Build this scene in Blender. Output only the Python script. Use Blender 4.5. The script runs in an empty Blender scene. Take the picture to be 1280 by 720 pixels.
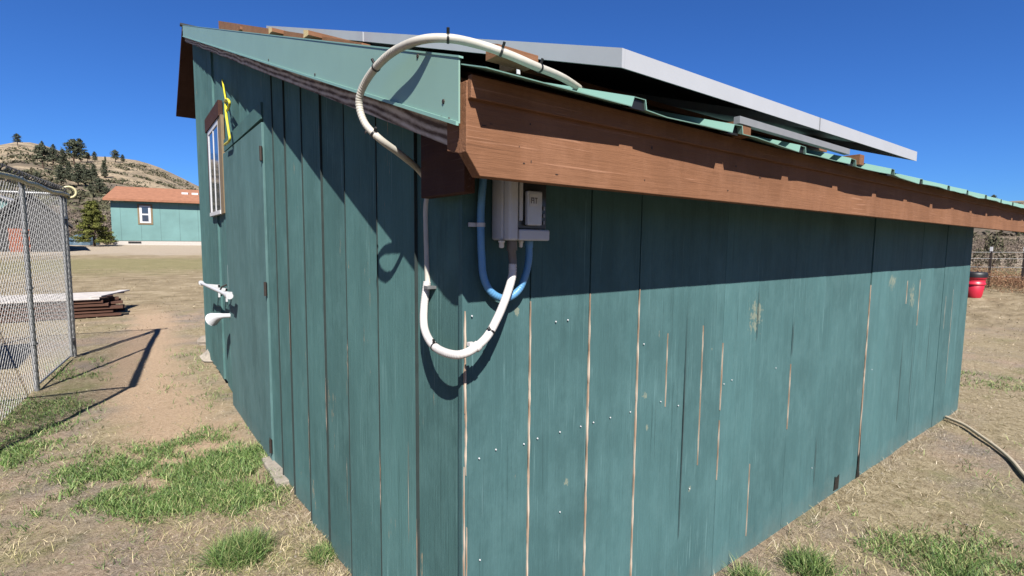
import bpy, math, random
import numpy as np
from mathutils import Vector, Matrix, noise
random.seed(7); rng=np.random.default_rng(7)
# ------------------------------------------------------------------ camera
S=bpy.context.scene
F=636.0; CX,CY=640.0,360.0
def _c(p): return np.array([p[0]-CX,-(p[1]-CY),-F],float)
_n=lambda v:v/np.linalg.norm(v)
AX=_n(_c((1490,311))); AY=_c((161,298)); AY=_n(AY-AX*(AX@AY)); AZ=np.cross(AX,AY)
RM=np.array([AX,AY,AZ])
CP=np.array([-0.820,-1.313,1.65])
cd=bpy.data.cameras.new('camera'); cam=bpy.data.objects.new('camera',cd); S.collection.objects.link(cam)
m4=Matrix([list(RM[i])+[CP[i]] for i in range(3)]+[[0,0,0,1]])
cam.matrix_world=m4; cd.sensor_width=36; cd.lens=36*F/1280; cd.clip_start=.02; cd.clip_end=4000
S.camera=cam
def ray(p): return RM@_c(p)
def onz(p,z=0.): r=ray(p); return CP+r*((z-CP[2])/r[2])
def ony(p,y=0.): r=ray(p); return CP+r*((y-CP[1])/r[1])
def onx(p,x=0.): r=ray(p); return CP+r*((x-CP[0])/r[0])
def ond(p,d): return CP+ray(p)/F*d
def proj(P):
    c=(np.asarray(P,float)-CP)@RM
    return CX+F*c[...,0]/-c[...,2], CY-F*c[...,1]/-c[...,2], -c[...,2]
# ------------------------------------------------------------------ light
SUNV=Vector((1.03,2.0,-2.27)).normalized()
W=bpy.data.worlds.new('World'); S.world=W; W.use_nodes=True
nt=W.node_tree; bg=nt.nodes['Background']; sky=nt.nodes.new('ShaderNodeTexSky'); sky.sky_type='NISHITA'
sky.sun_disc=False; sky.sun_elevation=math.asin(-SUNV.z); sky.sun_rotation=math.atan2(-SUNV.x,-SUNV.y)
sky.altitude=900; sky.air_density=1.0; sky.dust_density=0.25; sky.ozone_density=3.5
tint=nt.nodes.new('ShaderNodeMix'); tint.data_type='RGBA'; tint.blend_type='MULTIPLY'; tint.inputs[0].default_value=1; tint.inputs[7].default_value=(.242,.493,.907,1)
nt.links.new(sky.outputs[0],tint.inputs[6]); nt.links.new(tint.outputs[2],bg.inputs[0]); bg.inputs[1].default_value=.05
sl=bpy.data.lights.new('sun','SUN'); sl.energy=5.0; sl.angle=math.radians(.5); sl.color=(1,.95,.87)
so=bpy.data.objects.new('sun',sl); S.collection.objects.link(so); so.rotation_euler=SUNV.to_track_quat('-Z','Y').to_euler()
S.view_settings.view_transform='Standard'; S.view_settings.look='None'; S.view_settings.exposure=1.51; S.view_settings.gamma=1
# ------------------------------------------------------------------ helpers
COL=S.collection
def tag(o,label=None,cat=None,group=None,kind=None):
    if label: o['label']=label
    if cat: o['category']=cat
    if group: o['group']=group
    if kind: o['kind']=kind
    return o
def empty(name,loc,label,cat,group=None,rz=0):
    o=bpy.data.objects.new(name,None); COL.objects.link(o); o.location=tuple(loc); o.rotation_euler=(0,0,rz)
    return tag(o,label,cat,group)
class MB:
    def __init__(s): s.v=[]; s.f=[]; s.m=[]; s.r=[]; s.sm=[]
    def add(s,vs,fs,m=0,r=None,smooth=False):
        b=len(s.v); s.v+= [tuple(map(float,q)) for q in vs]
        if r is None: r=random.random()
        for f in fs: s.f.append([b+i for i in f]); s.m.append(m); s.r.append(r); s.sm.append(smooth)
        return s
    def hexa(s,c,m=0,r=None):   # 8 corners: bottom 4 ccw, top 4 ccw
        return s.add(c,[(3,2,1,0),(4,5,6,7),(0,1,5,4),(1,2,6,5),(2,3,7,6),(3,0,4,7)],m,r)
    def box(s,x0,x1,y0,y1,z0,z1,m=0,r=None):
        return s.hexa([(x0,y0,z0),(x1,y0,z0),(x1,y1,z0),(x0,y1,z0),(x0,y0,z1),(x1,y0,z1),(x1,y1,z1),(x0,y1,z1)],m,r)
    def bar(s,a,b,w,h,up=(0,0,1),m=0,r=None):
        a=Vector(a);b=Vector(b);d=(b-a).normalized();u=Vector(up);sd=d.cross(u).normalized();u=sd.cross(d)
        sd*=w/2;u*=h/2
        return s.hexa([a-sd-u,a+sd-u,b+sd-u,b-sd-u,a-sd+u,a+sd+u,b+sd+u,b-sd+u],m,r)
    def tube(s,pts,rad,seg=12,m=0,r=None,caps=True):
        pts=[Vector(tuple(p)) for p in pts]; n=len(pts)
        rads=rad if hasattr(rad,'__len__') else [rad]*n
        vs=[];t0=(pts[1]-pts[0]).normalized(); u=t0.orthogonal().normalized()
        for i,p in enumerate(pts):
            t=((pts[min(i+1,n-1)]-pts[max(i-1,0)])).normalized()
            u=(u-t*u.dot(t)).normalized(); w=t.cross(u)
            for k in range(seg):
                a=2*math.pi*k/seg; vs.append(p+(u*math.cos(a)+w*math.sin(a))*rads[i])
        fs=[]
        for i in range(n-1):
            for k in range(seg):
                k2=(k+1)%seg; fs.append((i*seg+k,i*seg+k2,(i+1)*seg+k2,(i+1)*seg+k))
        s.add(vs,fs,m,r,True)
        if caps:
            s.add(vs[:seg],[tuple(range(seg))[::-1]],m,r); s.add(vs[-seg:],[tuple(range(seg))],m,r)
        return s
    def build(s,name,mats,parent=None,bevel=0,origin=None):
        me=bpy.data.meshes.new(name); 
        v=np.array(s.v)
        if origin is not None: v=v-np.array(origin)
        elif parent is not None:
            q=parent
            while q is not None: v=v-np.array(q.location); q=q.parent
        me.from_pydata([tuple(q) for q in v],[],s.f)
        me.polygons.foreach_set('material_index',s.m); me.polygons.foreach_set('use_smooth',s.sm)
        a=me.attributes.new('rnd','FLOAT','FACE'); a.data.foreach_set('value',s.r)
        for q in (mats if isinstance(mats,(list,tuple)) else [mats]): me.materials.append(q)
        me.update()
        o=bpy.data.objects.new(name,me); COL.objects.link(o)
        if origin is not None: o.location=tuple(origin)
        if parent is not None: o.parent=parent
        if bevel:
            b=o.modifiers.new('bevel','BEVEL'); b.width=bevel; b.segments=2; b.limit_method='ANGLE'; b.harden_normals=False
        return o
def catmull(P,n=10):
    P=[np.array(p,float) for p in P]; P=[2*P[0]-P[1]]+P+[2*P[-1]-P[-2]]; out=[]
    for i in range(1,len(P)-2):
        for k in range(n):
            t=k/n; a,b,c,d=P[i-1:i+3]
            out.append(.5*((2*b)+(c-a)*t+(2*a-5*b+4*c-d)*t*t+(3*b-a-3*c+d)*t**3))
    out.append(P[-2]); return out
# ------------------------------------------------------------------ materials
class G:
    def __init__(s,name):
        s.mat=bpy.data.materials.new(name); s.mat.use_nodes=True; s.t=s.mat.node_tree; s.b=s.t.nodes['Principled BSDF']; s._o=None
    def n(s,ty,**k):
        o=s.t.nodes.new(ty)
        for a,b in k.items(): setattr(o,a,b)
        return o
    def l(s,a,b): s.t.links.new(a,b)
    def obj(s,scale=(1,1,1),loc=(0,0,0),geo=False):
        if geo: c=s.n('ShaderNodeNewGeometry').outputs['Position']
        else: c=s.n('ShaderNodeTexCoord').outputs['Object']
        m=s.n('ShaderNodeMapping'); m.inputs['Scale'].default_value=scale; m.inputs['Location'].default_value=loc; s.l(c,m.inputs[0]); return m.outputs[0]
    def noise(s,vec,scale,detail=4,rough=.55,dist=0):
        o=s.n('ShaderNodeTexNoise'); o.inputs['Scale'].default_value=scale; o.inputs['Detail'].default_value=detail; o.inputs['Roughness'].default_value=rough; o.inputs['Distortion'].default_value=dist
        s.l(vec,o.inputs['Vector']); return o.outputs['Fac']
    def ramp(s,fac,stops):
        o=s.n('ShaderNodeValToRGB'); e=o.color_ramp.elements
        while len(e)<len(stops): e.new(.5)
        for i,(p,c) in enumerate(stops):
            e[i].position=p; e[i].color=(c,c,c,1) if isinstance(c,(int,float)) else (*c,1)
        s.l(fac,o.inputs[0]); return o.outputs[0]
    def mix(s,fac,a,b,mode='MIX'):
        o=s.n('ShaderNodeMix',data_type='RGBA',blend_type=mode)
        for i,q in ((0,fac),(6,a),(7,b)):
            if hasattr(q,'is_linked'): s.l(q,o.inputs[i])
            elif i==0: o.inputs[0].default_value=q
            else: o.inputs[i].default_value=(*q,1) if len(q)==3 else q
        return o.outputs[2]
    def math(s,op,a,b=0.,c=None,clamp=False):
        o=s.n('ShaderNodeMath',operation=op,use_clamp=clamp)
        for i,q in enumerate((a,b) if c is None else (a,b,c)):
            if hasattr(q,'is_linked'): s.l(q,o.inputs[i])
            else: o.inputs[i].default_value=q
        return o.outputs[0]
    def attr(s,name='rnd'): 
        o=s.n('ShaderNodeAttribute'); o.attribute_name=name; return o.outputs['Fac']
    def bump(s,h,st=.3,dist=.01):
        o=s.n('ShaderNodeBump'); o.inputs['Strength'].default_value=st; o.inputs['Distance'].default_value=dist; s.l(h,o.inputs['Height']); s.l(o.outputs[0],s.b.inputs['Normal'])
    def out(s,col,rough=.8,metal=0,spec=.3,K=.50):
        col=s.mix(1,col,(K,K,K),'MULTIPLY') if hasattr(col,'is_linked') else tuple(q*K for q in col)
        if hasattr(col,'is_linked'): s.l(col,s.b.inputs['Base Color'])
        else: s.b.inputs['Base Color'].default_value=(*col,1)
        s.b.inputs['Metallic'].default_value=metal; s.b.inputs['Specular IOR Level'].default_value=spec
        if hasattr(rough,'is_linked'): s.l(rough,s.b.inputs['Roughness'])
        else: s.b.inputs['Roughness'].default_value=rough
        return s.mat
def simple(name,col,rough=.6,metal=0,spec=.4,var=.18,sc=20,bump=.0):
    g=G(name); v=g.obj(geo=True); n=g.noise(v,sc,4); k=g.ramp(n,[(.3,1-var),(.7,1+var*.3)])
    c=g.mix(1,col,k,'MULTIPLY'); 
    if bump: g.bump(n,bump,.004)
    return g.out(c,rough,metal,spec)
def painted_boards(name,base,raw=(.50,.36,.22),wear=.66,spots=(),grain=(26,26,1.1)):
    g=G(name); v=g.obj(scale=grain,geo=True); rn=g.attr()
    rv=g.n('ShaderNodeVectorMath',operation='ADD'); cmb=g.n('ShaderNodeCombineXYZ'); g.l(g.math('MULTIPLY',rn,37.),cmb.inputs[0]); g.l(g.math('MULTIPLY',rn,91.),cmb.inputs[2])
    g.l(v,rv.inputs[0]); g.l(cmb.outputs[0],rv.inputs[1]); vv=rv.outputs[0]
    gr=g.noise(vv,1.0,6,.6,.4); gr2=g.noise(vv,4.,5,.7,.2)
    big=g.noise(g.obj(scale=(1.6,1.6,.8),geo=True),1.5,4)
    tone=g.ramp(gr,[(.3,.90),(.55,1.0),(.75,1.07)])
    c=g.mix(1,base,tone,'MULTIPLY')
    c=g.mix(1,c,g.ramp(big,[(.3,.86),(.7,1.12)]),'MULTIPLY')
    c=g.mix(1,c,g.ramp(rn,[(0,.86),(1,1.1)]),'MULTIPLY')
    # chalky, dusty film low on the wall and rubbed streaks
    fg=g.noise(vv,14.,6,.75); c=g.mix(1,c,g.ramp(fg,[(.3,.90),(.5,1.0),(.72,1.13)]),'MULTIPLY')
    sxx=g.n('ShaderNodeSeparateXYZ'); g.l(g.obj(geo=True),sxx.inputs[0])
    dm=g.math('SUBTRACT',.62,g.math('ADD',g.math('MULTIPLY',sxx.outputs[2],1.7),g.math('MULTIPLY',g.noise(g.obj(geo=True),7.,8,.75),.75)),clamp=True)
    c=g.mix(g.math('MULTIPLY',dm,.6,clamp=True),c,(.30,.28,.23))
    scl=tuple(150 if q>5 else 2.2 for q in grain)
    scn=g.noise(g.obj(scale=scl,geo=True),1.,3,.5,.3); scm=g.ramp(g.math('ADD',g.math('MULTIPLY',scn,.7),g.math('MULTIPLY',g.noise(g.obj(geo=True),2.6,4,.6),.3)),[(.615,0.),(.64,.55)]); c=g.mix(scm,c,tuple(min(1,q*1.5+.06) for q in base))
    scd=g.ramp(g.math('ADD',g.math('MULTIPLY',g.noise(g.obj(scale=tuple(q*.8 for q in scl),loc=(5,3,1),geo=True),1.,3,.5,.3),.7),g.math('MULTIPLY',g.noise(g.obj(loc=(4,4,4),geo=True),2.1,4,.6),.3)),[(.625,0.),(.65,.5)]); c=g.mix(scd,c,tuple(q*.45 for q in base))
    chalk=g.ramp(g.noise(g.obj(scale=(2,2,1.2),geo=True),3.,6,.7),[(.46,0.),(.75,.5)])
    c=g.mix(chalk,c,tuple(min(1,q*1.35+.025) for q in base))
    w=g.math('ADD',g.math('MULTIPLY',gr2,.55),g.math('MULTIPLY',g.noise(g.obj(scale=(3,3,1.5),geo=True),2.,5,.7),.45))
    wm=g.ramp(w,[(wear,0.),(wear+.02,1.)])
    c=g.mix(wm,c,raw)
    speck=g.ramp(g.noise(g.obj(scale=(1,1,.8),geo=True),42.,3,.6),[(.765,0.),(.785,1.)])
    c=g.mix(g.math('MULTIPLY',speck,.45),c,(.35,.42,.38))
    for (p,rx,rz) in spots:
        d=g.n('ShaderNodeVectorMath',operation='SUBTRACT'); g.l(g.obj(geo=True),d.inputs[0]); d.inputs[1].default_value=p
        s2=g.n('ShaderNodeVectorMath',operation='MULTIPLY'); g.l(d.outputs[0],s2.inputs[0]); s2.inputs[1].default_value=(1/rx,1/rx,1/rz)
        ln=g.n('ShaderNodeVectorMath',operation='LENGTH'); g.l(s2.outputs[0],ln.inputs[0])
        nn=g.noise(g.obj(scale=(30,30,18),geo=True),1.2,5,.75)
        mm=g.math('LESS_THAN',g.math('ADD',ln.outputs['Value'],g.math('MULTIPLY',nn,4.6)),2.75)
        c=g.mix(g.math('MULTIPLY',mm,.42),c,(.42,.40,.27))
    h=g.math('ADD',g.math('ADD',gr2,g.math('MULTIPLY',gr,.6)),g.math('MULTIPLY',fg,.5)); g.bump(h,.5,.004)
    return g.out(c,.75,0,.12)
TEAL=(.078,.170,.178)
M={}
M['split']=simple('painted_shadow_gap',(.02,.035,.035),.9)
sp=[(tuple(ony((945,393),0)),.085,.12),(tuple(ony((1115,352),0)),.09,.07),(tuple(ony((1140,370),0)),.09,.12),(tuple(ony((647,388),0)),.016,.02),(tuple(ony((806,495),0)),.02,.02),(tuple(ony((707,604),0)),.018,.022),(tuple(ony((862,611),0)),.016,.016),(tuple(ony((890,436),0)),.012,.014),(tuple(ony((809,535),0)),.012,.016)]
M['boards']=painted_boards('teal_painted_boards',TEAL,spots=sp)
M['boards_side']=painted_boards('teal_painted_side_boards',(.090,.197,.194),wear=.63)
M['door']=painted_boards('teal_painted_plywood',(.106,.206,.208),wear=.70,grain=(9,9,.7))
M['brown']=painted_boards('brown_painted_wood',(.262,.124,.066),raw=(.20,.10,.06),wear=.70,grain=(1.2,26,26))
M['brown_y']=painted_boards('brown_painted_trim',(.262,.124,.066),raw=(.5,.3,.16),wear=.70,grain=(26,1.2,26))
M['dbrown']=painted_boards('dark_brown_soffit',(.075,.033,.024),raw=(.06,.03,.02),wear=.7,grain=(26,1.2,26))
def rawwood(name,c0,c1,grain,sc=1,rings=0):
    g=G(name); v=g.obj(scale=grain,geo=True); n=g.noise(v,sc,6,.65,1.2)
    w=g.n('ShaderNodeTexWave',wave_type='BANDS',bands_direction='Z'); w.inputs['Scale'].default_value=1.0*sc; w.inputs['Distortion'].default_value=9; w.inputs['Detail'].default_value=3; w.inputs['Detail Scale'].default_value=.8
    g.l(v,w.inputs['Vector'])
    f=g.math('ADD',g.math('MULTIPLY',n,.45),g.math('MULTIPLY',w.outputs['Fac'],.55))
    c=g.ramp(f,[(.25,c0),(.55,tuple((a+b)/2 for a,b in zip(c0,c1))),(.75,c1)]); g.bump(f,.4,.004)
    return g.out(c,.85,0,.2)
def slopewood():
    g=G('weathered_bare_wood'); P=g.obj(geo=True); sx=g.n('ShaderNodeSeparateXYZ'); g.l(P,sx.inputs[0]); cb=g.n('ShaderNodeCombineXYZ')
    g.l(g.math('MULTIPLY',sx.outputs[0],20.),cb.inputs[0]); g.l(g.math('MULTIPLY',sx.outputs[1],6.),cb.inputs[1]); g.l(g.math('MULTIPLY',g.math('SUBTRACT',sx.outputs[2],g.math('MULTIPLY',sx.outputs[1],.333)),24.),cb.inputs[2])
    w=g.n('ShaderNodeTexWave',wave_type='BANDS',bands_direction='Z'); w.inputs['Scale'].default_value=.55; w.inputs['Distortion'].default_value=11; w.inputs['Detail'].default_value=2.5; w.inputs['Detail Scale'].default_value=.35
    g.l(cb.outputs[0],w.inputs['Vector']); n=g.noise(cb.outputs[0],2.,6,.7)
    f=g.math('ADD',g.math('MULTIPLY',n,.72),g.math('MULTIPLY',w.outputs['Fac'],.28)); c=g.ramp(f,[(.34,(.14,.09,.065)),(.48,(.44,.34,.26)),(.66,(.80,.68,.56))]); g.bump(f,.3,.003)
    return g.out(c,.85,0,.15)
M['greywood']=slopewood()
M['seam']=rawwood('bare_wood_in_seams',(.44,.31,.22),(.68,.56,.45),(30,30,1.5))
M['cream']=rawwood('cream_cut_lumber',(.6,.42,.2),(.8,.62,.36),(30,2,30))
M['metalgreen']=simple('pale_green_roof_metal',(.26,.47,.40),.42,0,.5,.06,6)
M['rakegreen']=simple('pale_green_trim_metal',(.28,.46,.39),.45,0,.5,.07,5)
M['alu']=simple('anodised_aluminium',(.47,.49,.535),.6,.0,.25,.05,8)
M['strut']=simple('dull_grey_strut',(.26,.27,.29),.6,.0,.2,.1,20)
M['panelback']=simple('black_panel_backsheet',(.012,.013,.016),.5,0,.4,.1)
M['glass_dark']=simple('panel_glass',(.01,.014,.03),.08,0,.6,.05)
M['conduit']=simple('grey_white_plastic_conduit',(.62,.59,.52),.5,0,.4,.16,25,.1)
M['conduit_white']=simple('white_flexible_conduit',(.74,.71,.69),.5,0,.4,.12,40,.1)
M['blue']=simple('pale_blue_flexible_conduit',(.12,.34,.62),.45,0,.4,.08,40)
M['pvcgrey']=simple('dark_grey_fitting',(.16,.15,.16),.5)
M['boxgrey']=simple('light_grey_plastic_box',(.66,.67,.70),.45,0,.4,.06,30)
M['boxdark']=simple('smoked_cover',(.05,.055,.06),.2,0,.5)
M['label']=simple('pale_switch_plate',(.66,.70,.78),.4,0,.4,.05)
M['black']=simple('black_nylon',(.012,.012,.014),.5)
M['white']=simple('white_vinyl',(.74,.75,.78),.45,0,.4,.08)
M['steel']=simple('galvanised_steel',(.33,.34,.35),.5,.55,.5,.2,60)
M['wire']=simple('galvanised_wire',(.50,.50,.50),.5,.3,.5,.1,60)
M['rust']=simple('rusty_black_iron',(.05,.035,.03),.7,.3,.4,.3,90)
M['yellow']=simple('yellow_plastic',(.75,.68,.04),.45)
M['paleyellow']=simple('faded_pale_yellow_hose',(.68,.62,.36),.5)
M['red']=simple('red_plastic',(.62,.018,.05),.4,0,.5,.05)
M['tan_hose']=simple('sun_bleached_hose',(.58,.50,.38),.6,0,.3,.15,30)
M['concrete']=simple('old_concrete',(.38,.34,.29),.9,0,.2,.25,30,.4)
M['rock']=simple('grey_field_stone',(.36,.31,.26),.9,0,.2,.35,14,.5)
M['unseen_tarpblack']=simple('unseen_black_tarp',(.02,.02,.022),.7)
M['bluetarp']=simple('blue_grey_tarp',(.10,.17,.24),.6,0,.3,.4,3)
M['glass']=simple('window_glass',(.05,.07,.11),.06,0,.8,.3,3)
M['tan']=simple('tan_window_trim',(.24,.17,.09),.7)
M['darkwood']=rawwood('dark_weathered_planks',(.05,.022,.015),(.20,.10,.07),(2,26,26))
M['whiteboard']=simple('white_painted_boards',(.68,.64,.62),.7,0,.2,.2,9)
def siding(name,base,step,axis=0):
    g=G(name); v=g.obj(geo=True); sx=g.n('ShaderNodeSeparateXYZ'); g.l(v,sx.inputs[0])
    f=g.math('PINGPONG',sx.outputs[axis],step/2); ln=g.math('LESS_THAN',f,.018)
    c=g.mix(1,base,g.ramp(g.noise(v,.8,5,.6),[(.3,.85),(.7,1.1)]),'MULTIPLY'); c=g.mix(g.math('MULTIPLY',ln,.35),c,(.02,.04,.04)); return g.out(c,.7,0,.3)
M['hsiding']=siding('teal_house_siding',(.17,.33,.325),1.22)
M['hroof']=simple('terracotta_shingles',(.40,.185,.11),.85,0,.2,.22,4,.3)
M['skirt']=simple('white_skirting',(.6,.56,.52),.8)
M['barnroof']=simple('dark_charcoal_roof',(.035,.034,.036),.8)
M['barnwall']=siding('dark_barn_boards',(.034,.032,.034),.3)
M['orange']=simple('faded_orange_door',(.42,.13,.07),.7,0,.2,.25,3)
M['paleroof']=simple('pale_metal_roof',(.42,.42,.43),.5,.2,.4,.1,2)
def foliage(name,c0,c1,c2):
    g=G(name); c=g.ramp(g.attr(),[(0,c0),(.5,c1),(1,c2)]); return g.out(c,.75,0,.2)
M['pine']=foliage('dark_pine_needles',(.05,.062,.04),(.095,.11,.07),(.16,.17,.10))
M['ypine']=foliage('yellow_green_needles',(.07,.085,.02),(.15,.165,.035),(.27,.27,.07))
M['juniper']=foliage('olive_scrub',(.05,.055,.03),(.10,.10,.055),(.17,.15,.09))
M['twig']=foliage('bare_grey_twigs',(.10,.075,.06),(.20,.155,.125),(.32,.26,.20))
M['redweed']=foliage('dry_russet_weeds',(.13,.06,.035),(.28,.14,.075),(.42,.26,.15))
M['bark']=simple('pine_bark',(.11,.07,.045),.9)
def blademat(name,stops):
    g=G(name); c=g.ramp(g.attr(),stops); m=g.out(c,.6,0,.25)
    g.b.inputs['Subsurface Weight'].default_value=0
    return m
M['green_grass']=blademat('green_grass',[(0,(.03,.07,.02)),(.3,(.085,.16,.04)),(.6,(.17,.285,.07)),(.8,(.29,.37,.14)),(.92,(.46,.44,.20)),(1,(.66,.55,.32))])
M['straw']=blademat('dry_straw',[(0,(.16,.115,.06)),(.25,(.27,.22,.12)),(.5,(.41,.335,.21)),(.8,(.62,.52,.36)),(1,(.80,.71,.56))])
M['turf']=blademat('yellowing_turf',[(0,(.10,.12,.04)),(.3,(.26,.27,.09)),(.5,(.52,.46,.22)),(.8,(.82,.68,.42)),(1,(.95,.85,.66))])
# ------------------------------------------------------------------ terrain
def az_el(p):
    r=ray(p); return math.atan2(r[1],r[0]), r[2]/math.hypot(r[0],r[1])
ridge=[(-250,200),(-120,184),(0,176),(20,172),(50,176),(70,183),(88,189),(112,191),(140,192),(175,197),(200,206),(225,218),(250,231),(300,250),(380,268),(500,280),(700,285),(900,282),(1100,262),(1180,252),(1240,249),(1275,247),(1330,246),(1500,250)]
rt=sorted(az_el(p) for p in ridge); RA=np.array([q[0] for q in rt]); RE=np.array([q[1] for q in rt])
RA=np.concatenate([[-math.pi],RA,[math.pi]]); RE=np.concatenate([[.05],RE,[.08]])
def nz(x,y,s,seed=0): return noise.noise(Vector((x*s+seed,y*s-seed*1.7,seed*.3)))
def H(x,y,fine=True):
    dx,dy=x-CP[0],y-CP[1]; r=math.hypot(dx,dy); a=math.atan2(dy,dx)
    g=.031*max(0.,r-10.5)*min(1,(r-10.5)/8 if r>10.5 else 0)
    if r>48: g=.031*37.5+ .012*(min(r,80)-48)
    el=float(np.interp(a,RA,RE)); 
    Rr=380+60*math.sin(a*5); top=1.65+el*Rr-1.6
    r0=62.
    if r>r0:
        t=(r-r0)/(Rr-r0)
        if t<=1:
            k=t**1.25; g=g+(top-g)*k + 1.6*math.sin(math.pi*min(1,t))*(nz(x,y,.014,3)*2.2+nz(x,y,.045,5)*.9)
        else: g=top-(r-Rr)*.25+2*nz(x,y,.02,9)
        
    if fine and r<14: g+= .018*nz(x,y,1.1,2)+.010*nz(x,y,4,6)-.006
    return g
def build_ground():
    rr=[0.0]+list(np.geomspace(.25,15,130))+list(np.geomspace(15,1500,130))[1:]
    nt_=420; vs=[];fs=[]
    for i,r in enumerate(rr):
        for k in range(nt_):
            a=2*math.pi*k/nt_; x=CP[0]+r*math.cos(a); y=CP[1]+r*math.sin(a); vs.append((x,y,H(x,y)))
    for i in range(len(rr)-1):
        for k in range(nt_):
            k2=(k+1)%nt_
            if i==0: fs.append((0,nt_+k,nt_+k2))
            else: fs.append((i*nt_+k,(i+1)*nt_+k,(i+1)*nt_+k2,i*nt_+k2))
    me=bpy.data.meshes.new('ground'); me.from_pydata(vs,[],fs)
    me.polygons.foreach_set('use_smooth',[True]*len(fs)); me.update()
    g=G('ground_dirt_and_dry_grass'); P=g.obj(geo=True)
    fine=g.noise(P,34,9,.78); mid=g.noise(P,2.3,6,.62); lo=g.noise(P,.5,5,.6,.5); vf=g.noise(P,95,5,.7)
    streak=g.noise(g.obj(scale=(1,1,1),geo=True),17,9,.82,1.)
    dirt=g.ramp(fine,[(.34,(.17,.12,.08)),(.48,(.345,.26,.19)),(.58,(.40,.31,.23)),(.68,(.56,.46,.36))])
    grey=g.ramp(fine,[(.34,(.14,.115,.09)),(.48,(.30,.25,.205)),(.58,(.36,.31,.26)),(.68,(.58,.51,.44))])
    dry=g.ramp(streak,[(.36,(.12,.09,.04)),(.49,(.31,.255,.165)),(.58,(.40,.335,.22)),(.68,(.60,.515,.37))])
    vo=g.n('ShaderNodeTexVoronoi'); vo.inputs['Scale'].default_value=85; g.l(P,vo.inputs['Vector']); grey=g.mix(g.ramp(g.noise(P,150,3,.6),[(.5,0.),(.6,.6)]),grey,vo.outputs['Color']) if False else g.mix(1,grey,g.ramp(vo.outputs['Distance'],[(.1,1.25),(.5,.72)]),'MULTIPLY')
    c=g.mix(g.ramp(mid,[(.42,0.),(.6,1.)]),dirt,grey)
    c=g.mix(g.ramp(lo,[(.42,0.),(.58,1.)]),c,dry)
    gm=g.ramp(g.noise(g.obj(scale=(.6,1,1),loc=(3,7,0),geo=True),1.1,6,.7),[(.55,0.),(.68,.6)])
    c=g.mix(gm,c,g.ramp(streak,[(.3,(.07,.10,.025)),(.7,(.24,.26,.09))]))
    # trodden earth path between shed and kennel
    sx=g.n('ShaderNodeSeparateXYZ'); g.l(P,sx.inputs[0]); X,Y=sx.outputs[0],sx.outputs[1]
    pc=g.math('ADD',g.math('MULTIPLY',g.math('SINE',g.math('MULTIPLY',Y,.7)),.12),-.62)
    pd=g.math('ABSOLUTE',g.math('SUBTRACT',X,pc)); pm=g.math('SUBTRACT',1.25,g.math('ADD',g.math('MULTIPLY',pd,1.7),g.math('MULTIPLY',mid,.75)),clamp=True)
    pm=g.math('MULTIPLY',pm,g.math('MULTIPLY',g.math('GREATER_THAN',Y,2.6),g.math('LESS_THAN',Y,14.)))
    pm=g.math('MULTIPLY',pm,1.8,clamp=True)
    c=g.mix(pm,c,g.ramp(fine,[(.3,(.30,.205,.135)),(.5,(.43,.315,.215)),(.75,(.54,.42,.31))]))
    # right hand side bare dirt
    # field further out : brown turf, green band, gravel
    ln=g.n('ShaderNodeVectorMath',operation='LENGTH'); sb=g.n('ShaderNodeVectorMath',operation='SUBTRACT'); g.l(P,sb.inputs[0]); sb.inputs[1].default_value=(CP[0],CP[1],0)
    fl=g.n('ShaderNodeVectorMath',operation='MULTIPLY'); g.l(sb.outputs[0],fl.inputs[0]); fl.inputs[1].default_value=(1,1,0); g.l(fl.outputs[0],ln.inputs[0]); R=ln.outputs['Value']
    Rn=g.math('ADD',R,g.math('MULTIPLY',g.math('SUBTRACT',lo,.5),9.))
    field=g.ramp(g.noise(g.obj(scale=(.55,1.2,1),geo=True),2.2,10,.8),[(.36,(.13,.10,.06)),(.47,(.24,.19,.12)),(.56,(.32,.26,.17)),(.66,(.46,.38,.27))])
    fm=g.ramp(g.math('DIVIDE',Rn,60.),[(.19,0.),(.27,1.)]); c=g.mix(fm,c,field)
    gb=g.ramp(g.math('DIVIDE',Rn,60.),[(.36,0.),(.42,.7),(.50,.7),(.54,0.)]); c=g.mix(gb,c,g.ramp(fine,[(.4,(.13,.13,.055)),(.6,(.29,.26,.13))]))
    gv=g.ramp(g.math('DIVIDE',Rn,100.),[(.335,0.),(.36,1.),(.48,1.),(.55,0.)]); c=g.mix(gv,c,g.ramp(fine,[(.38,(.27,.225,.17)),(.62,(.46,.39,.31))]))
    # hillside
    hn=g.noise(g.obj(scale=(1,1,.6),geo=True),.018,8,.62,.6); hn2=g.noise(P,.12,8,.75); hn3=g.noise(P,.45,5,.8)
    tan=g.ramp(hn2,[(.3,(.19,.15,.105)),(.5,(.32,.255,.175)),(.7,(.42,.34,.24))])
    scrub=g.ramp(hn2,[(.3,(.06,.052,.038)),(.5,(.135,.108,.08)),(.7,(.22,.175,.125))])
    zz=g.math('MULTIPLY',g.math('SUBTRACT',sx.outputs[2],20.),.006,); hf=g.math('ADD',hn,zz)
    hill=g.mix(g.ramp(hf,[(.44,0.),(.56,1.)]),scrub,tan)
    hill=g.mix(g.ramp(hn3,[(.53,0.),(.60,.8)]),hill,(.075,.066,.05)); hill=g.mix(g.ramp(g.noise(g.obj(scale=(1,1,.4),geo=True),.06,6,.7,1.),[(.52,0.),(.6,.75)]),hill,(.11,.095,.075))
    hm=g.ramp(g.math('DIVIDE',Rn,100.),[(.55,0.),(.68,1.)]); c=g.mix(hm,c,hill)
    hh=g.math('ADD',g.math('MULTIPLY',fine,.7),g.math('MULTIPLY',vf,.5)); g.bump(hh,.85,.035)
    me.materials.append(g.out(c,.95,0,.1,K=.63))
    o=bpy.data.objects.new('ground',me); COL.objects.link(o); tag(o,kind='structure'); return o
build_ground()
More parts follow.
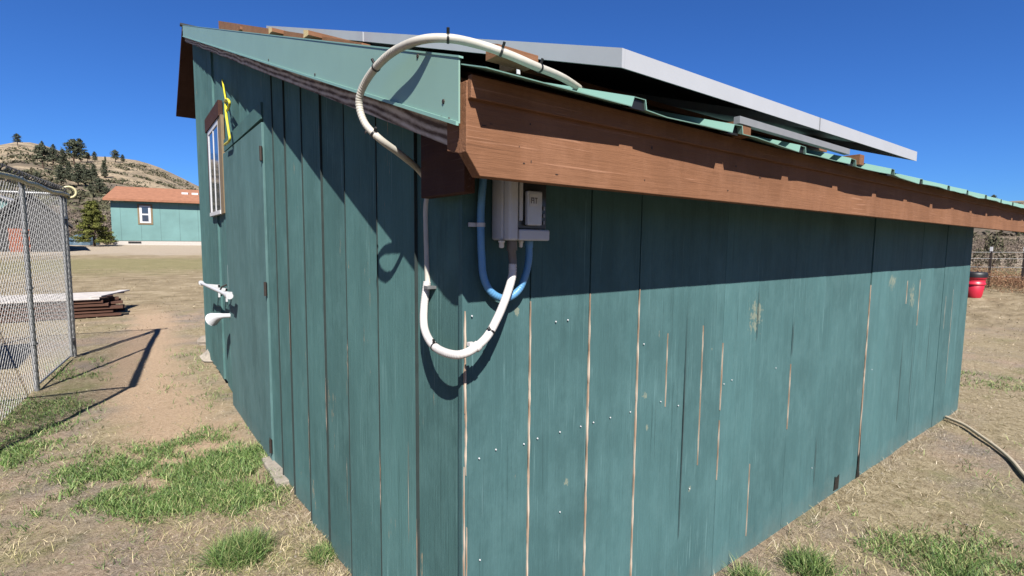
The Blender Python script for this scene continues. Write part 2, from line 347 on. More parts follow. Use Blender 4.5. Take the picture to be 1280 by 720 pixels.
def march(p,r0=4,r1=700):
    d=ray(p); d=d/math.hypot(d[0],d[1]); r=r0
    while r<r1:
        P=CP+d*r
        if P[2]<=H(P[0],P[1],False): return P
        r*=1.004
    P=CP+d*380; P[2]=H(P[0],P[1],False); return P
# ------------------------------------------------------------------ SHED
SL=.333
def roofz(y): return 2.022+SL*(y+.375)
def rakex(y): return -.205+(.105)*(min(max(y,-.4),7.1)+.3)/7.4
LX,LY=5.86,6.85
shed=empty('shed',(0,0,0),'green board shed with brown eave and solar panels filling the foreground','shed')
# right (eave) wall
def wall_right():
    b=MB(); zt=2.02
    seams=[-.022,.243,.524,.803,1.129,1.43,1.742,2.141,2.541,2.87,3.262,3.62,4.009,4.33,4.676,5.00,5.326,5.60,LX]
    gaps={.243:.007,.524:.008,.803:.008,3.262:.016,5.326:.008,1.43:.003,2.141:.003}
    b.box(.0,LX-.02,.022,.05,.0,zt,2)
    for i in range(len(seams)-1):
        x0,x1=seams[i],seams[i+1]; g0=gaps.get(x0,.0015)/2; g1=gaps.get(x1,.0015)/2
        off=random.choice([0,.001,.003,.0045]) if i>3 else random.choice([0,.001])
        z0=random.uniform(-.02,.012); tl=random.uniform(-.004,.004) if i>3 else 0
        X0,X1=x0+g0,x1-g1
        w0=.006 if abs(x1-3.262)<.01 else 0
        b.hexa([(X0,-off,z0),(X1+tl-w0,-off-.001,z0),(X1+tl-w0,.021,z0),(X0,.021,z0),(X0,-off,zt),(X1,-off-.001,zt),(X1,.021,zt),(X0,.021,zt)],0,random.random())
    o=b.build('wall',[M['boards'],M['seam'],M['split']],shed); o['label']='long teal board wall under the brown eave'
    # bare wood slivers in the open seams, split cracks in boards
    s=MB()
    for x,z0,z1,w in [(.243,.0,1.455,.0058),(.524,0,1.465,.0068),(.803,0,1.468,.0062),(-.013,1.12,1.44,.007),(-.010,.92,1.2,.005),(-.016,.25,.95,.0035),(-.006,.4,.75,.003),(1.259,.62,1.28,.0018),(1.43,.85,1.18,.0028),(1.43,.5,.8,.002),(2.141,.6,.98,.003),(3.262,.12,1.38,.007),(5.326,.35,1.25,.005),(4.33,1.0,1.38,.003),(.996,.95,1.27,.0014),(1.742,.1,.5,.0014),(5.1,.9,1.2,.003),(4.02,1.2,1.38,.003)]:
        n=max(4,int((z1-z0)/.03)); L=[];Rr=[]
        for k in range(n+1):
            z=z0+(z1-z0)*k/n; e=min(1,4*min(k,n-k)/n+.12); jx=random.uniform(-.0009,.0009); ww=w*.5*e*random.uniform(.35,1.25)
            L.append((x-ww+jx,-.0062,z)); Rr.append((x+ww+jx,-.0062,z))
        vs=L+Rr+[(q[0],.0,q[2]) for q in L]+[(q[0],.0,q[2]) for q in Rr]; N=n+1; fs=[]
        for k in range(n):
            fs.append((k,N+k,N+k+1,k+1)); fs.append((k,k+1,2*N+k+1,2*N+k)); fs.append((N+k,3*N+k,3*N+k+1,N+k+1))
        s.add(vs,fs,0); s.build('seam_strip',M['seam'],shed); s=MB()
    c=MB()  # dark split + broken bit at the foot of the wall
    c.add([(3.235,-.0068,0.0),(3.30,-.0068,0.0),(3.285,-.0068,.06),(3.272,-.0068,.30),(3.262,-.0068,.45),(3.264,-.0068,.2)],[(0,1,2,3,4,5)],0)
    c.build('split',M['black'],shed); c=MB()
    c.add([(2.86,-.0068,.02),(2.93,-.0068,.02),(2.935,-.0068,.12),(2.9,-.0068,.10),(2.87,-.0068,.12)],[(0,1,2,3,4)],0)
    c.build('split',M['black'],shed); c=MB()
    for x,z0,z1,w in [(1.129,.30,1.44,.0035),(1.742,1.15,1.45,.003),(2.541,.15,.5,.005),(4.009,.25,1.0,.006),(4.276,.3,.9,.004),(4.676,.5,1.1,.005),(2.141,1.02,1.25,.004)]:
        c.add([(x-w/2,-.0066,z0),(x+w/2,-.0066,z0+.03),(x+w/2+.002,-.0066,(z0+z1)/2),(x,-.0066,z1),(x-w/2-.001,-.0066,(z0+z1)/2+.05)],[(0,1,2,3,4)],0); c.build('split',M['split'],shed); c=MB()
wall_right()
def wall_left():
    b=MB(); 
    seams=[.0,.284,.617,.981,1.327,1.666,2.044,2.35,2.63]
    far=[4.34,4.66,4.90,5.20,5.50,5.80,6.10,6.38,6.62,LY]
    def brd(y0,y1,off,z0,zb=None,tilt=0):
        t0=(roofz(y0)-.075) ; t1=(roofz(y1)-.075)
        zz0=z0 if zb is None else zb
        b.hexa([(-off,y0,zz0),(.025,y0,zz0),(.025,y1,zz0),(-off-tilt,y1,zz0),(-off,y0,t0),(.025,y0,t0),(.025,y1,t1),(-off-tilt,y1,t1)],0,random.random())
    edges=[]
    for i in range(len(seams)-1):
        off=random.uniform(.012,.026) if i%2 else .002
        brd(seams[i]+.001,seams[i+1]-.001,.002,random.uniform(-.02,.01),None,random.uniform(.026,.036) if i else .026); edges.append((seams[i+1],roofz(seams[i+1])-.08))
    for y0,y1 in zip([2.63,2.95,3.28,3.6,3.95],[2.95,3.28,3.6,3.95,4.34]):
        brd(y0,y1-.002,.002,0,2.50,.022)
    for i in range(len(far)-1):
        y0,y1=far[i],far[i+1]; off=.022 if i%2 else .002
        if y1<=4.66 or y0>=5.5: brd(y0,y1-.002,.002,.06,None,.022)
        else:
            brd(y0,y1-.002,off,2.88); t=1.93
            b.hexa([(-off,y0,.06),(.025,y0,.06),(.025,y1-.002,.06),(-off,y1-.002,.06),(-off,y0,t),(.025,y0,t),(.025,y1-.002,t),(-off,y1-.002,t)],0,random.random())
    b.box(.03,.06,.02,LY,-.02,2.0,1)
    b.hexa([(.03,.02,2.0),(.06,.02,2.0),(.06,LY,2.0),(.03,LY,2.0),(.03,.02,2.02),(.06,.02,2.02),(.06,LY,roofz(LY)-.1),(.03,LY,roofz(LY)-.1)],1)
    o=b.build('wall',[M['boards_side'],M['black'],M['boards']],shed); o['label']='side wall of lapped teal boards with the door'
    for (y,zt) in edges[:-1]:   # dark strips painting the shadow gap at each board seam
        s=MB(); n=60; L=[];Q=[]
        for k in range(n+1):
            z=.01+(zt-.02)*k/n; w=.0015*random.uniform(.6,1.3); L.append((-.0395,y-.0005,z)); Q.append((-.0395+.0,y-.0005-2*w,z))
        s.add(L+Q+[(-.028,q[1],q[2]) for q in L]+[(-.028,q[1],q[2]) for q in Q],[(k,n+1+k,n+2+k,k+1) for k in range(n)]+[(n+1+k,3*(n+1)+k,3*(n+1)+k+1,n+2+k) for k in range(n)],0)
        s.build('seam_shadow',M['split'],shed)
    # worn bare streaks
    s=MB()
    for y,z0,z1,w,off in [(.020,1.0,1.42,.022,.0065),(.012,.2,1.0,.008,.006),(.278,.20,.66,.010,.0405),(.40,.5,.9,.004,.0145),(.610,.55,.80,.007,.0405),(.85,.7,1.1,.004,.020),(.975,1.0,1.2,.006,.0405),(1.1,.3,.6,.004,.012),(1.32,.65,.95,.008,.0405),(1.55,.9,1.5,.004,.021),(1.66,.3,.7,.006,.0405),(2.03,.9,1.3,.008,.0405)]:
        n=10;L=[];R_=[]
        for k in range(n+1):
            z=z0+(z1-z0)*k/n; e=min(1,4*min(k,n-k)/n+.1); ww=w*.5*e*random.uniform(.3,1.3); j=random.uniform(-.002,.002)
            L.append((-off,y+ww+j,z)); R_.append((-off,y-ww+j,z))
        s.add(L+R_,[(k,n+1+k,n+2+k,k+1) for k in range(n)],0); s.build('worn_edge',M['seam'],shed); s=MB()
wall_left()
b=MB(); b.hexa([(LX-.04,.055,0),(LX,.055,0),(LX,LY,0),(LX-.04,LY,0),(LX-.04,.055,roofz(.05)-.08),(LX,.055,roofz(.05)-.08),(LX,LY,roofz(LY)-.08),(LX-.04,LY,roofz(LY)-.08)]); b.box(.065,LX-.045,LY-.03,LY-.001,0,roofz(LY)-.08)
b.build('wall',M['boards'],shed)
# roof sheets with ribs
def roof():
    b=MB(); y0,y1=-.385,7.12
    xs=[];zs=[]; xr=6.45
    pts=[(-.20,0.)]; x=-.175
    k=0
    ribs=[-.17+.2415*i*2 for i in range(1,14)]
    for xc in ribs:
        if xc-.045<-.2: 
            pts=[(-.205,.0),(xc-.02,.034),(xc+.02,.034),(xc+.042,0.)]; continue
        pts+= [(xc-.034,0.),(xc-.024,.026),(xc+.024,.026),(xc+.030,0.)]
        pts+= [(xc+.12,0.)]
        pts+= [(xc+.30,0.)]
    pts=[p for p in pts if p[0]<xr]+[(xr,0)]
    ys=np.linspace(y0,y1,16); vs=[]; N=len(pts)
    for j,y in enumerate(ys):
        for (x,dz) in pts:
            xx=max(x,rakex(y)) if x<0 else x
            wob=.003*math.sin(x*9.)+.002*math.sin(x*23) if j==0 else 0
            vs.append((xx,y+ (.006*math.sin(x*5.3) if j==0 else 0),roofz(y)+dz+wob-.008*min(max(x,0),2.6)*max(0,1-(y+.385)/1.2)))
    fs=[(j*N+i,j*N+i+1,(j+1)*N+i+1,(j+1)*N+i) for j in range(len(ys)-1) for i in range(N-1)]
    b.add(vs,fs,0,.5)
    o=b.build('roof',M['metalgreen'],shed)
    sd=o.modifiers.new('thickness','SOLIDIFY'); sd.thickness=.0025; sd.offset=-1
    return o
rf=roof()
b=MB()
for i in range(1,14):   # closures under the ribs at the eave
    xc=-.17+.483*i
    if xc>6.4: break
    z0=roofz(-.376)-.008*min(xc,2.6)-.004
    pr=[(xc-.034,z0),(xc+.030,z0),(xc+.0225,z0+.0255),(xc-.0225,z0+.0255)]
    b=MB(); b.add([(x,-.372,z) for x,z in pr]+[(x,-.34,z+.008) for x,z in pr],[(0,1,2,3),(7,6,5,4),(0,4,5,1),(1,5,6,2),(2,6,7,3),(3,7,4,0)]); b.build('rib_closure',M['black'],shed)
# far slope beyond the ridge and its soffit
yr=7.12; ye=8.75; ze=3.66; zr_=roofz(yr)
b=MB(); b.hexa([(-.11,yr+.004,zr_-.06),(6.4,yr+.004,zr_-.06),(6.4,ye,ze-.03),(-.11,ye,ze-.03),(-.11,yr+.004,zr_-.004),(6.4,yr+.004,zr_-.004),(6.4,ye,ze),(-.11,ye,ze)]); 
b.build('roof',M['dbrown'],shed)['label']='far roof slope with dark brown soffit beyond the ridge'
b=MB(); b.box(-.13,6.4,yr-.03,yr+.05,zr_+.006,zr_+.03); b.build('ridge_cap',M['black'],shed)
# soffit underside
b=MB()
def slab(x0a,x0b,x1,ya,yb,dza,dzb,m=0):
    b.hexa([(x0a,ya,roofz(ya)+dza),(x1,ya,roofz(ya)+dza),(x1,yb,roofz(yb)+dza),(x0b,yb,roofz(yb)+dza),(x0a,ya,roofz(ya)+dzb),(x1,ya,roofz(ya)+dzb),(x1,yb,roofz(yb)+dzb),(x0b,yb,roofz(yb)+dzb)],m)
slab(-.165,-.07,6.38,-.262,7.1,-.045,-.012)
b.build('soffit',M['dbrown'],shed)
# fascia along the eave (clipped lower corner), upper strip
FR=6.36
b=MB()
pr=[(-.193,1.856),(-.155,1.803),(FR,1.797),(FR,2.010),(-.193,2.014)]
n=len(pr); b.add([(x,-.300,z) for x,z in pr]+[(x,-.264,z) for x,z in pr],[tuple(range(n)),tuple(range(2*n-1,n-1,-1))]+[(i,i+n,(i+1)%n+n,(i+1)%n) for i in range(n)],0,.5)
fa=b.build('fascia',M['brown'],shed,bevel=.002)
b=MB(); b.box(-.19,FR,-.316,-.3005,1.972,2.024,0,.3); b.build('eave_strip',M['brown'],shed,bevel=.002)
# little splinters, knots and nail holes on the fascia
def spot(px,py,w,h,y=-.3012):
    P=ony((px,py),y); n=7
    b.add([(P[0]+w*math.cos(2*math.pi*k/n)*random.uniform(.5,1.2),y,P[2]+h*math.sin(2*math.pi*k/n)*random.uniform(.5,1.2)) for k in range(n)],[tuple(range(n))[::1]],0)
b=MB()
for q in [(663,155,.003,.003),(655,204,.0035,.002),(664,202,.0015,.005),(696,218,.006,.0015),(649,183,.002,.002),(605,157,.011,.0012),(614,155,.006,.001),(815,185,.004,.006),(806,225,.003,.003),(910,238,.004,.004),(920,208,.005,.004),(1010,226,.006,.004),(1095,240,.01,.01),(950,222,.012,.002)]: b=MB(); spot(*q); b.build('nail_mark',M['rust'],shed)
# rake : bare wood board, metal trim, corner return, lookout
b=MB()
def rake(x_off,th,ya,yb,da0,da1,m=0,n=10):
    for i in range(n):
        y0=ya+(yb-ya)*i/n; y1=ya+(yb-ya)*(i+1)/n
        xa,xb=rakex(y0)+x_off,rakex(y1)+x_off
        b.hexa([(xa,y0,roofz(y0)+da0),(xa+th,y0,roofz(y0)+da0),(xb+th,y1,roofz(y1)+da0),(xb,y1,roofz(y1)+da0),(xa,y0,roofz(y0)+da1),(xa+th,y0,roofz(y0)+da1),(xb+th,y1,roofz(y1)+da1),(xb,y1,roofz(y1)+da1)],m,.5)
rake(.014,.034,-.208,7.08,-.195,-.02); b.build('rake_board',M['greywood'],shed)
b=MB(); rake(-.004,.004,-.292,7.1,-.132,.012)
b.build('rake_trim',M['rakegreen'],shed)
b=MB(); rake(-.011,.007,-.292,7.1,-.1375,-.1285); b.build('drip_edge',M['metalgreen'],shed)
b=MB(); rake(-.006,.012,-.296,7.1,.012,.0165); b.build('trim_flange',M['metalgreen'],shed)
b=MB(); b.hexa([(-.192,-.2635,1.856),(-.155,-.2635,1.856),(-.155,-.209,1.868),(-.192,-.209,1.868),(-.192,-.2635,2.03),(-.155,-.2635,2.03),(-.155,-.209,2.04),(-.192,-.209,2.04)]); b.build('corner_return',M['brown_y'],shed,bevel=.002)
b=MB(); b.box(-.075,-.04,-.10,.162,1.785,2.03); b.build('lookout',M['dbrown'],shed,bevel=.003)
# trim screws
for px,py in [(336,75),(398,94),(455,165),(555,127),(522,70),(552,148),(562,150)]:
    P=onx((px,py),-.207 if px>420 else -.18)
    yy=P[1]; b=MB(); X=rakex(yy)-.0045
    vs=[(X-.002,yy+.005*math.cos(a),P[2]+.005*math.sin(a)) for a in np.linspace(0,2*math.pi,9)[:-1]]
    vs2=[(X,yy+.006*math.cos(a),P[2]+.006*math.sin(a)) for a in np.linspace(0,2*math.pi,9)[:-1]]
    b.add(vs+vs2,[tuple(range(8))]+[(i,(i+1)%8,8+(i+1)%8,8+i) for i in range(8)],0); b.build('trim_screw',M['rust'],shed)
# nails on wall
nailpx=[(599,573),(620,562),(655,555),(672,548),(700,540),(726,533),(742,528),(763,522),(788,515),(695,402),(710,400),(590,395),(826,502),(848,507),(862,611),(905,480),(915,475),(1090,462),(970,460),(600,700),(805,430),(700,640),(1015,585)]
nm=None
for px,py in nailpx:
    P=ony((px,py),-.006); 
    if nm is None:
        b=MB(); vs=[(.0024*math.cos(a),-.0015,.0024*math.sin(a)) for a in np.linspace(0,2*math.pi,9)[:-1]]; vs+=[(q[0]*1.2,.001,q[2]*1.2) for q in vs]
        b.add(vs,[tuple(range(8))]+[(i,i+8,(i+1)%8+8,(i+1)%8) for i in range(8)]); nm=b.build('nail_head',M['white'],shed); nm.location=tuple(P); 
    else:
        c=nm.copy(); COL.objects.link(c); c.parent=shed; c.location=tuple(P)
# door
DX=-.065
b=MB(); b.hexa([(-.045,2.640,.0),(-.012,2.640,.0),(-.025,4.32,.0),(-.06,4.32,.0),(-.045,2.640,2.465),(-.012,2.640,2.465),(-.025,4.32,2.465),(-.06,4.32,2.465)],0,.4)
door=b.build('door',M['door'],shed,bevel=.003)
b=MB(); b.hexa([(-.045,2.64,2.49),(-.023,2.64,2.49),(-.023,4.36,2.49),(-.045,4.36,2.49),(-.045,2.64,2.60),(-.023,2.64,2.60),(-.023,4.36,2.60),(-.045,4.36,2.60)]); b.build('door_header',M['boards_side'],shed)
for z in (.14,1.30,2.25):
    b=MB(); b.tube([(-.055,2.634,z-.05),(-.055,2.634,z+.05)],.010,10); b.box(-.049,-.0465,2.645,2.70,z-.045,z+.045); b.build('hinge',M['rust'],door)
b=MB(); pass
# latch (on wall beyond the door) and white rod
b=MB(); b.tube([(-.06,4.42,1.20),(-.10,4.44,1.18),(-.12,4.48,1.13)],.008,6); b.tube([(-.07,4.42,1.14),(-.12,4.36,1.10)],.007,6); b.build('latch',M['rust'],shed)
b=MB(); b.box(-.05,-.026,4.38,4.40,1.16,1.40); b.build('latch_plate',M['white'],shed)
# window
win=empty('w_tmp',(0,0,0),'x','x'); bpy.data.objects.remove(win)
WY0,WY1,WZ0,WZ1=4.68,5.48,1.95,2.86
b=MB()
b.box(-.05,-.02,WY1-.06,WY1,WZ0,WZ1); b.box(-.05,-.02,WY0,WY0+.03,WZ0,WZ1); b.box(-.05,-.02,WY0+.0305,WY1-.0605,WZ1-.05,WZ1); b.box(-.06,-.02,WY0-.01,WY1+.01,WZ0-.04,WZ0-.001)
b.box(-.048,-.02,5.06,5.09,WZ0,WZ1-.051)
wf=b.build('window',M['white'],shed)
b=MB(); b.box(-.043,-.035,WY0+.03,WY1-.06,WZ0,WZ1-.05); b.build('pane',M['glass'],wf)
b=MB(); b.box(-.06,-.022,4.52,5.60,WZ1+.002,WZ1+.15,0); b.box(-.045,-.022,WY1+.002,WY1+.11,WZ0-.04,WZ1+.001,0); b.build('casing',M['dbrown'],wf)
b=MB(); b.box(-.05,-.022,WY0-.22,WY0-.012,WZ0-.04,WZ1+.001,0); b.build('casing',M['tan'],wf)
# ------------------------------------------------------------------ solar panels
PXC=.29; PY0=-.33; pz0=2.185   # near top corner
def ptop(y): return pz0+SL*(y-PY0)
yend=float(onx((333,36),PXC)[1])
def make_panel(x0,x1,ya,yb,label,dz=0):
    z=lambda y:ptop(y)+dz
    root=empty('solar_panel',(x0,ya,z(ya)),label,'solar panel','solar panels on the shed roof')
    T=.052; w=.03
    f=MB()
    def edge(xa,xb,y0,y1):
        f.hexa([(xa,y0,z(y0)-T),(xb,y0,z(y0)-T),(xb,y1,z(y1)-T),(xa,y1,z(y1)-T),(xa,y0,z(y0)),(xb,y0,z(y0)),(xb,y1,z(y1)),(xa,y1,z(y1))],0,.5)
    edge(x0,x0+.012,ya,yb); edge(x1-.012,x1,ya,yb); edge(x0+.0125,x1-.0125,ya,ya+.012); edge(x0+.0125,x1-.0125,yb-.012,yb)
    f.build('frame',M['alu'],root)
    g=MB(); g.hexa([(x0+.0125,ya+.0125,z(ya+.0125)-.014),(x1-.0125,ya+.0125,z(ya+.0125)-.014),(x1-.0125,yb-.0125,z(yb-.0125)-.014),(x0+.0125,yb-.0125,z(yb-.0125)-.014),(x0+.0125,ya+.0125,z(ya+.0125)-.004),(x1-.0125,ya+.0125,z(ya+.0125)-.004),(x1-.0125,yb-.0125,z(yb-.0125)-.004),(x0+.0125,yb-.0125,z(yb-.0125)-.004)],0)
    g.f=g.f; gl=g.build('glass',[M['glass_dark'],M['panelback']],root); 
    gl.data.polygons[0].material_index=1
    j=MB(); ym=yb-.35; j.box((x0+x1)/2-.06,(x0+x1)/2+.06,ym-.05,ym+.05,z(ym)-.05,z(ym)-.03); j.build('junction_box',M['black'],root)
L1=2.0; gapp=.02
p1e=PY0+1.90; p2e=yend
xa1,xa2,xa3=PXC,1.535,2.80
make_panel(xa1,xa2-.006,PY0,p1e,'front left solar panel, its corner jutting highest above the brown eave')
make_panel(xa2+.006,xa3,PY0,p1e,'front right solar panel, its far end thinning to a tip over the eave')
make_panel(xa1,xa2-.006,p1e+.02,p2e,'rear left solar panel, silver edge nearest the ridge along the green rake trim')
make_panel(xa2+.006,xa3,p1e+.02,p2e,'rear right solar panel, hidden behind the front right panel')
# racking: timber rails + aluminium strut
racks=[]
def timber(x0,x1,yc,w=.09,label='',endcol=None,dz=.036,top=None):
    zb=roofz(yc)+.036; zt=ptop(yc-w/2)-.054 if top is None else zb+top
    o=MB(); s=SL*w/2
    o.hexa([(x0,yc-w/2,zb-s+.02),(x1,yc-w/2,zb-s+.02),(x1,yc+w/2,zb+s),(x0,yc+w/2,zb+s),(x0,yc-w/2,zt-s),(x1,yc-w/2,zt-s),(x1,yc+w/2,zt+s),(x0,yc+w/2,zt+s)],0)
    ob=o.build('timber_rail',[M['brown'],endcol or M['brown_y']],None,origin=(x0,yc,zb)); 
    ob.data.polygons[5].material_index=1
    tag(ob,label,'timber rail','timber rails under the solar panels'); return ob
timber(.32,2.95,.25,.09,'brown timber rail in the dark gap under the front solar panels')
timber(.0,.14,-.12,.06,'brown timber rail end poking out beside the grey conduit above the corner')
timber(-.03,2.9,1.55,.09,'timber rail with cream cut end, nearer of two above the green rake trim',M['cream'])
timber(-.03,2.9,2.35,.09,'timber rail with cream cut end, farther of two above the green rake trim',M['cream'])
timber(.02,2.9,yend-.25,.09,'brown timber rail closest to the ridge under the panels')
b=MB(); ya,yb=.95,5.0
b.hexa([(-.02,ya,roofz(ya)+.036),(.02,ya,roofz(ya)+.036),(.02,yb,roofz(yb)+.036),(-.02,yb,roofz(yb)+.036),(-.02,ya,roofz(ya)+.055),(.02,ya,roofz(ya)+.055),(.02,yb,roofz(yb)+.12),(-.02,yb,roofz(yb)+.12)])
b.v=[(x+.06,y,z) for x,y,z in b.v]
tag(b.build('timber_sleeper',M['brown_y'],None),'long brown board lying up the roof beside the green rake trim','board')
A=ony((921,150),-.345); B_=ony((1060,174),-.345)
b=MB(); b.bar(A,(B_[0],-.345,A[2]-.004),.022,.024); tag(b.build('aluminium_strut',M['strut'],None),'short aluminium strut lying under the joint of the front solar panels','strut')
for (px,py,lab) in [((928),160,'orange brown wood block under the left end of the aluminium strut'),((1073),198,'light brown wood block near the far tip of the solar panels')]:
    P=ony((px,py),-.34); b=MB(); b.box(P[0]-.02,P[0]+.035,-.352,-.28,P[2]-.03,P[2]+(.024 if px<1000 else .016)); tag(b.build('wood_block',M['brown_y'],None,origin=(P[0],-.34,P[2]-.03)),lab,'wood block')
# ------------------------------------------------------------------ conduits
def tubeobj(name,pts,rad,mat,label=None,cat=None,ribs=None,parent=None,n=12,seg=14,ribdepth=.05):
    P=catmull(pts,n); N=len(P)
    if ribs:
        # resample densely
        D=[0]
        for i in range(1,N): D.append(D[-1]+np.linalg.norm(P[i]-P[i-1]))
        L=D[-1]; K=int(L/.0016); s=np.linspace(0,L,K); A=np.array(P); Q=np.stack([np.interp(s,D,A[:,k]) for k in range(3)],1)
        r=rad*np.ones(K); m=(s/L>ribs[0])&(s/L<ribs[1]); r[m]*=1+ribdepth*np.sin(2*np.pi*s[m]/.0085); P=list(Q); rr=list(r)
    else: rr=rad
    b=MB(); b.tube(P,rr,seg); o=b.build(name,mat,parent)
    if label: tag(o,label,cat)
    return o,P
up=[ony((735,118),-.10),ony((705,98),-.2),ony((670,83),-.25),ony((635,68),-.25),ony((600,56),-.22),onx((560,48),-.185),onx((522,51),-.235),onx((487,68),-.25),onx((461,96),-.255),onx((449,124),-.26),onx((455,152),-.25),onx((474,173),-.22),onx((502,194),-.14),onx((524,213),-.05)]
ptsA=[q for q in up]
ya=ptsA[-1]; ptsA+=[np.array([-.022,ya[1]-.01,ya[2]-.05]),onx((533,262),-.022)]
yv=onx((534,300),-.022)[1]
ptsA+=[np.array([-.022,yv,1.60]),onx((535,358),-.0245)]
cA,PA=tubeobj('roof_conduit',ptsA,.0105,M['conduit'],'thick pale conduit arching from under the solar panels over the green roof trim','conduit',ribs=(.44,.66),ribdepth=.045)
lo=[onx((534,352),-.03),onx((530,385),-.045),onx((531,412),-.065),onx((543,433),-.085),onx((565,443),-.085),onx((585,441),-.06) if False else ony((585,440),-.095),ony((607,423),-.085),ony((622,397),-.078),ony((633,370),-.07),ony((640,346),-.062),ony((641,330),-.06)]
cB,PB=tubeobj('loop_conduit',lo,.0128,M['conduit_white'],'white flexible conduit looping round the shed corner below the switch box','conduit',ribs=(.0,1.),ribdepth=.015)
bl=[ony((607,205),-.03),ony((604,225),-.028),ony((601,270),-.022),ony((602,320),-.022),ony((605,348),-.0245),ony((615,366),-.03),ony((632,373),-.034),ony((648,363),-.038),ony((657,343),-.045),ony((661,322),-.05),ony((661,302),-.05)]
cC,PC=tubeobj('blue_conduit',bl,.0115,M['blue'],'light blue flexible conduit hanging in a U left of the switch box','conduit',ribs=(.0,1.),ribdepth=.02)
def ties(P,near,parent,rad,mat=M['black'],w=.006,tail=True):
    A=np.array(P); X,Y_,_=proj(A)
    for q in near:
        i=int(np.argmin((X-q[0])**2+(Y_-q[1])**2)); i=min(max(i,2),len(P)-3)
        t=_n(A[i+2]-A[i-2]); b=MB(); b.tube([A[i]-t*w/2,A[i]+t*w/2],rad,14)
        if tail:
            u=np.array([-.3,-.5,.8]); u=_n(u-t*(u@t)); b.tube([A[i]+u*rad*.9,A[i]+u*(rad+.012)],.004,6)
        b.build('cable_tie',mat,parent)
ties(PA,[(460,75),(560,48),(627,65),(675,83),(470,165)],cA,.0122)
ties(PB,[(541,437),(610,412)],cB,.0142)
# clamps
def clamp(P,parent,mat,r,tabdir):
    b=MB(); P=np.array(P); b.tube([P-[0,0,.005],P+[0,0,.005]],r,14); b.hexa([tuple(P+np.array(k)) for k in tabdir]); b.build('strap_clamp',mat,parent)
P=onx((535,359),-.03); b=MB(); b.tube([P-[0,0,.006],P+[0,0,.006]],.0145,14); b.box(-.05,-.006,P[1]-.035,P[1]-.008,P[2]-.003,P[2]+.006); b.build('strap_clamp',M['steel'],cA)
P=ony((601,281),-.022); b=MB(); b.tube([P-[0,0,.006],P+[0,0,.006]],.0135,14); b.box(P[0]-.035,P[0]-.008,-.014,-.006,P[2]-.006,P[2]+.006); b.build('strap_clamp',M['boxgrey'],cC)
P=PB[int(len(PB)*.62)]; b=MB(); b.tube([np.array(P)-[.006,0,.004],np.array(P)+[.006,0,.004]],.0155,14); b.box(P[0]-.026,P[0]-.010,P[1]-.004,P[1]+.012,P[2]+.004,P[2]+.014); b.build('strap_clamp',M['conduit_white'],cB)
P=onx((648,86),.30); b=MB(); b.bar(P+np.array([0,0,.012]),P+np.array([.0,0,-.018]),.014,.004,up=(0,1,0)); b.build('strap_clamp',M['boxgrey'],cA)
# thin black cable along the conduit
cp=[np.array(onx((a,c),x-.015)) for a,c,x in [(450,150,-.235),(440,118,-.25),(452,88,-.21),(480,62,-.13),(520,44,-.02)]]
# ------------------------------------------------------------------ switch box
BX0,BX1,BZ0,BZ1,BD=.078,.232,1.655,1.90,-.10
swb=empty('switch_box',(BX0,0,BZ0),'small light grey electrical switch box hanging under the brown eave','switch box')
b=MB(); b.box(BX0,BX1,BD+.03,-.007,BZ0,BZ1); b.build('body',M['boxgrey'],swb,bevel=.008)
b=MB(); b.box(BX0,BX0+.034,BD-.004,BD+.028,BZ0,BZ1); b.build('cover_rim',M['boxgrey'],swb,bevel=.007)
b=MB(); b.box(BX0+.036,BX1+.002,BD-.006,BD+.028,BZ0,BZ0+.034); b.build('cover_rim',M['boxgrey'],swb,bevel=.005)
b=MB(); b.box(BX0+.036,BX1,BD+.012,BD+.0295,BZ0+.036,BZ1-.002); b.build('smoked_cover',M['boxdark'],swb,bevel=.002)
b=MB(); b.box(BX0+.042,BX0+.056,BD+.004,BD+.0115,BZ0+.06,BZ1-.01); b.build('hinge_bar',M['boxgrey'],swb,bevel=.002)
b=MB(); b.box(BX0+.066,BX0+.124,BD-.006,BD+.0115,BZ0+.046,BZ0+.150); b.build('toggle_cover',M['label'],swb,bevel=.005)
b=MB(); b.box(BX0+.072,BX0+.104,BD-.0078,BD-.0065,BZ0+.104,BZ0+.140); lb=b.build('sticker',M['white'],swb)
b=MB()
for k,(u0,u1,v0,v1) in enumerate([(.0765,.0795,.112,.130),(.0795,.086,.126,.130),(.086,.089,.112,.130),(.0795,.086,.120,.123),(.092,.101,.126,.130),(.095,.098,.112,.126)]): b.box(BX0+u0,BX0+u1,BD-.0087,BD-.008,BZ0+v0,BZ0+v1)
b.build('sticker_mark',M['pvcgrey'],lb)
b=MB()
for k in range(3): b.box(BX0+.136,BX0+.143,BD+.004,BD+.0115,BZ0+.05+k*.022,BZ0+.062+k*.022)
b.build('latch',M['steel'],swb,bevel=.001)
for (px,mat,r,l_) in [(627,M['white'],.0095,.020),(651,M['white'],.0075,.018)]:
    P=ony((px,300),-.065); b=MB(); b.tube([(P[0],-.065,BZ0-.001),(P[0],-.065,BZ0-.006),(P[0],-.065,BZ0-.0065),(P[0],-.065,BZ0-l_),(P[0],-.065,BZ0-l_-.003)],[r*1.1,r*1.1,r*.85,r*.85,r*.5],8); b.build('cable_gland',mat,swb)
P=ony((640,302),-.06); Q=ony((641,332),-.06); b=MB(); b.tube([(P[0],-.06,BZ0-.001),(P[0],-.06,BZ0-.03),(P[0],-.06,BZ0-.031),(Q[0],-.06,Q[2]+.01),(Q[0],-.06,Q[2]-.03)],[.0165,.0165,.0125,.0125,.0135],12); b.build('cable_gland',M['pvcgrey'],swb)
P=ony((661,302),-.05); b=MB(); b.tube([(P[0],-.05,BZ0-.001),(P[0],-.05,BZ0-.022)],.014,12); b.build('cable_gland',M['blue'],swb)
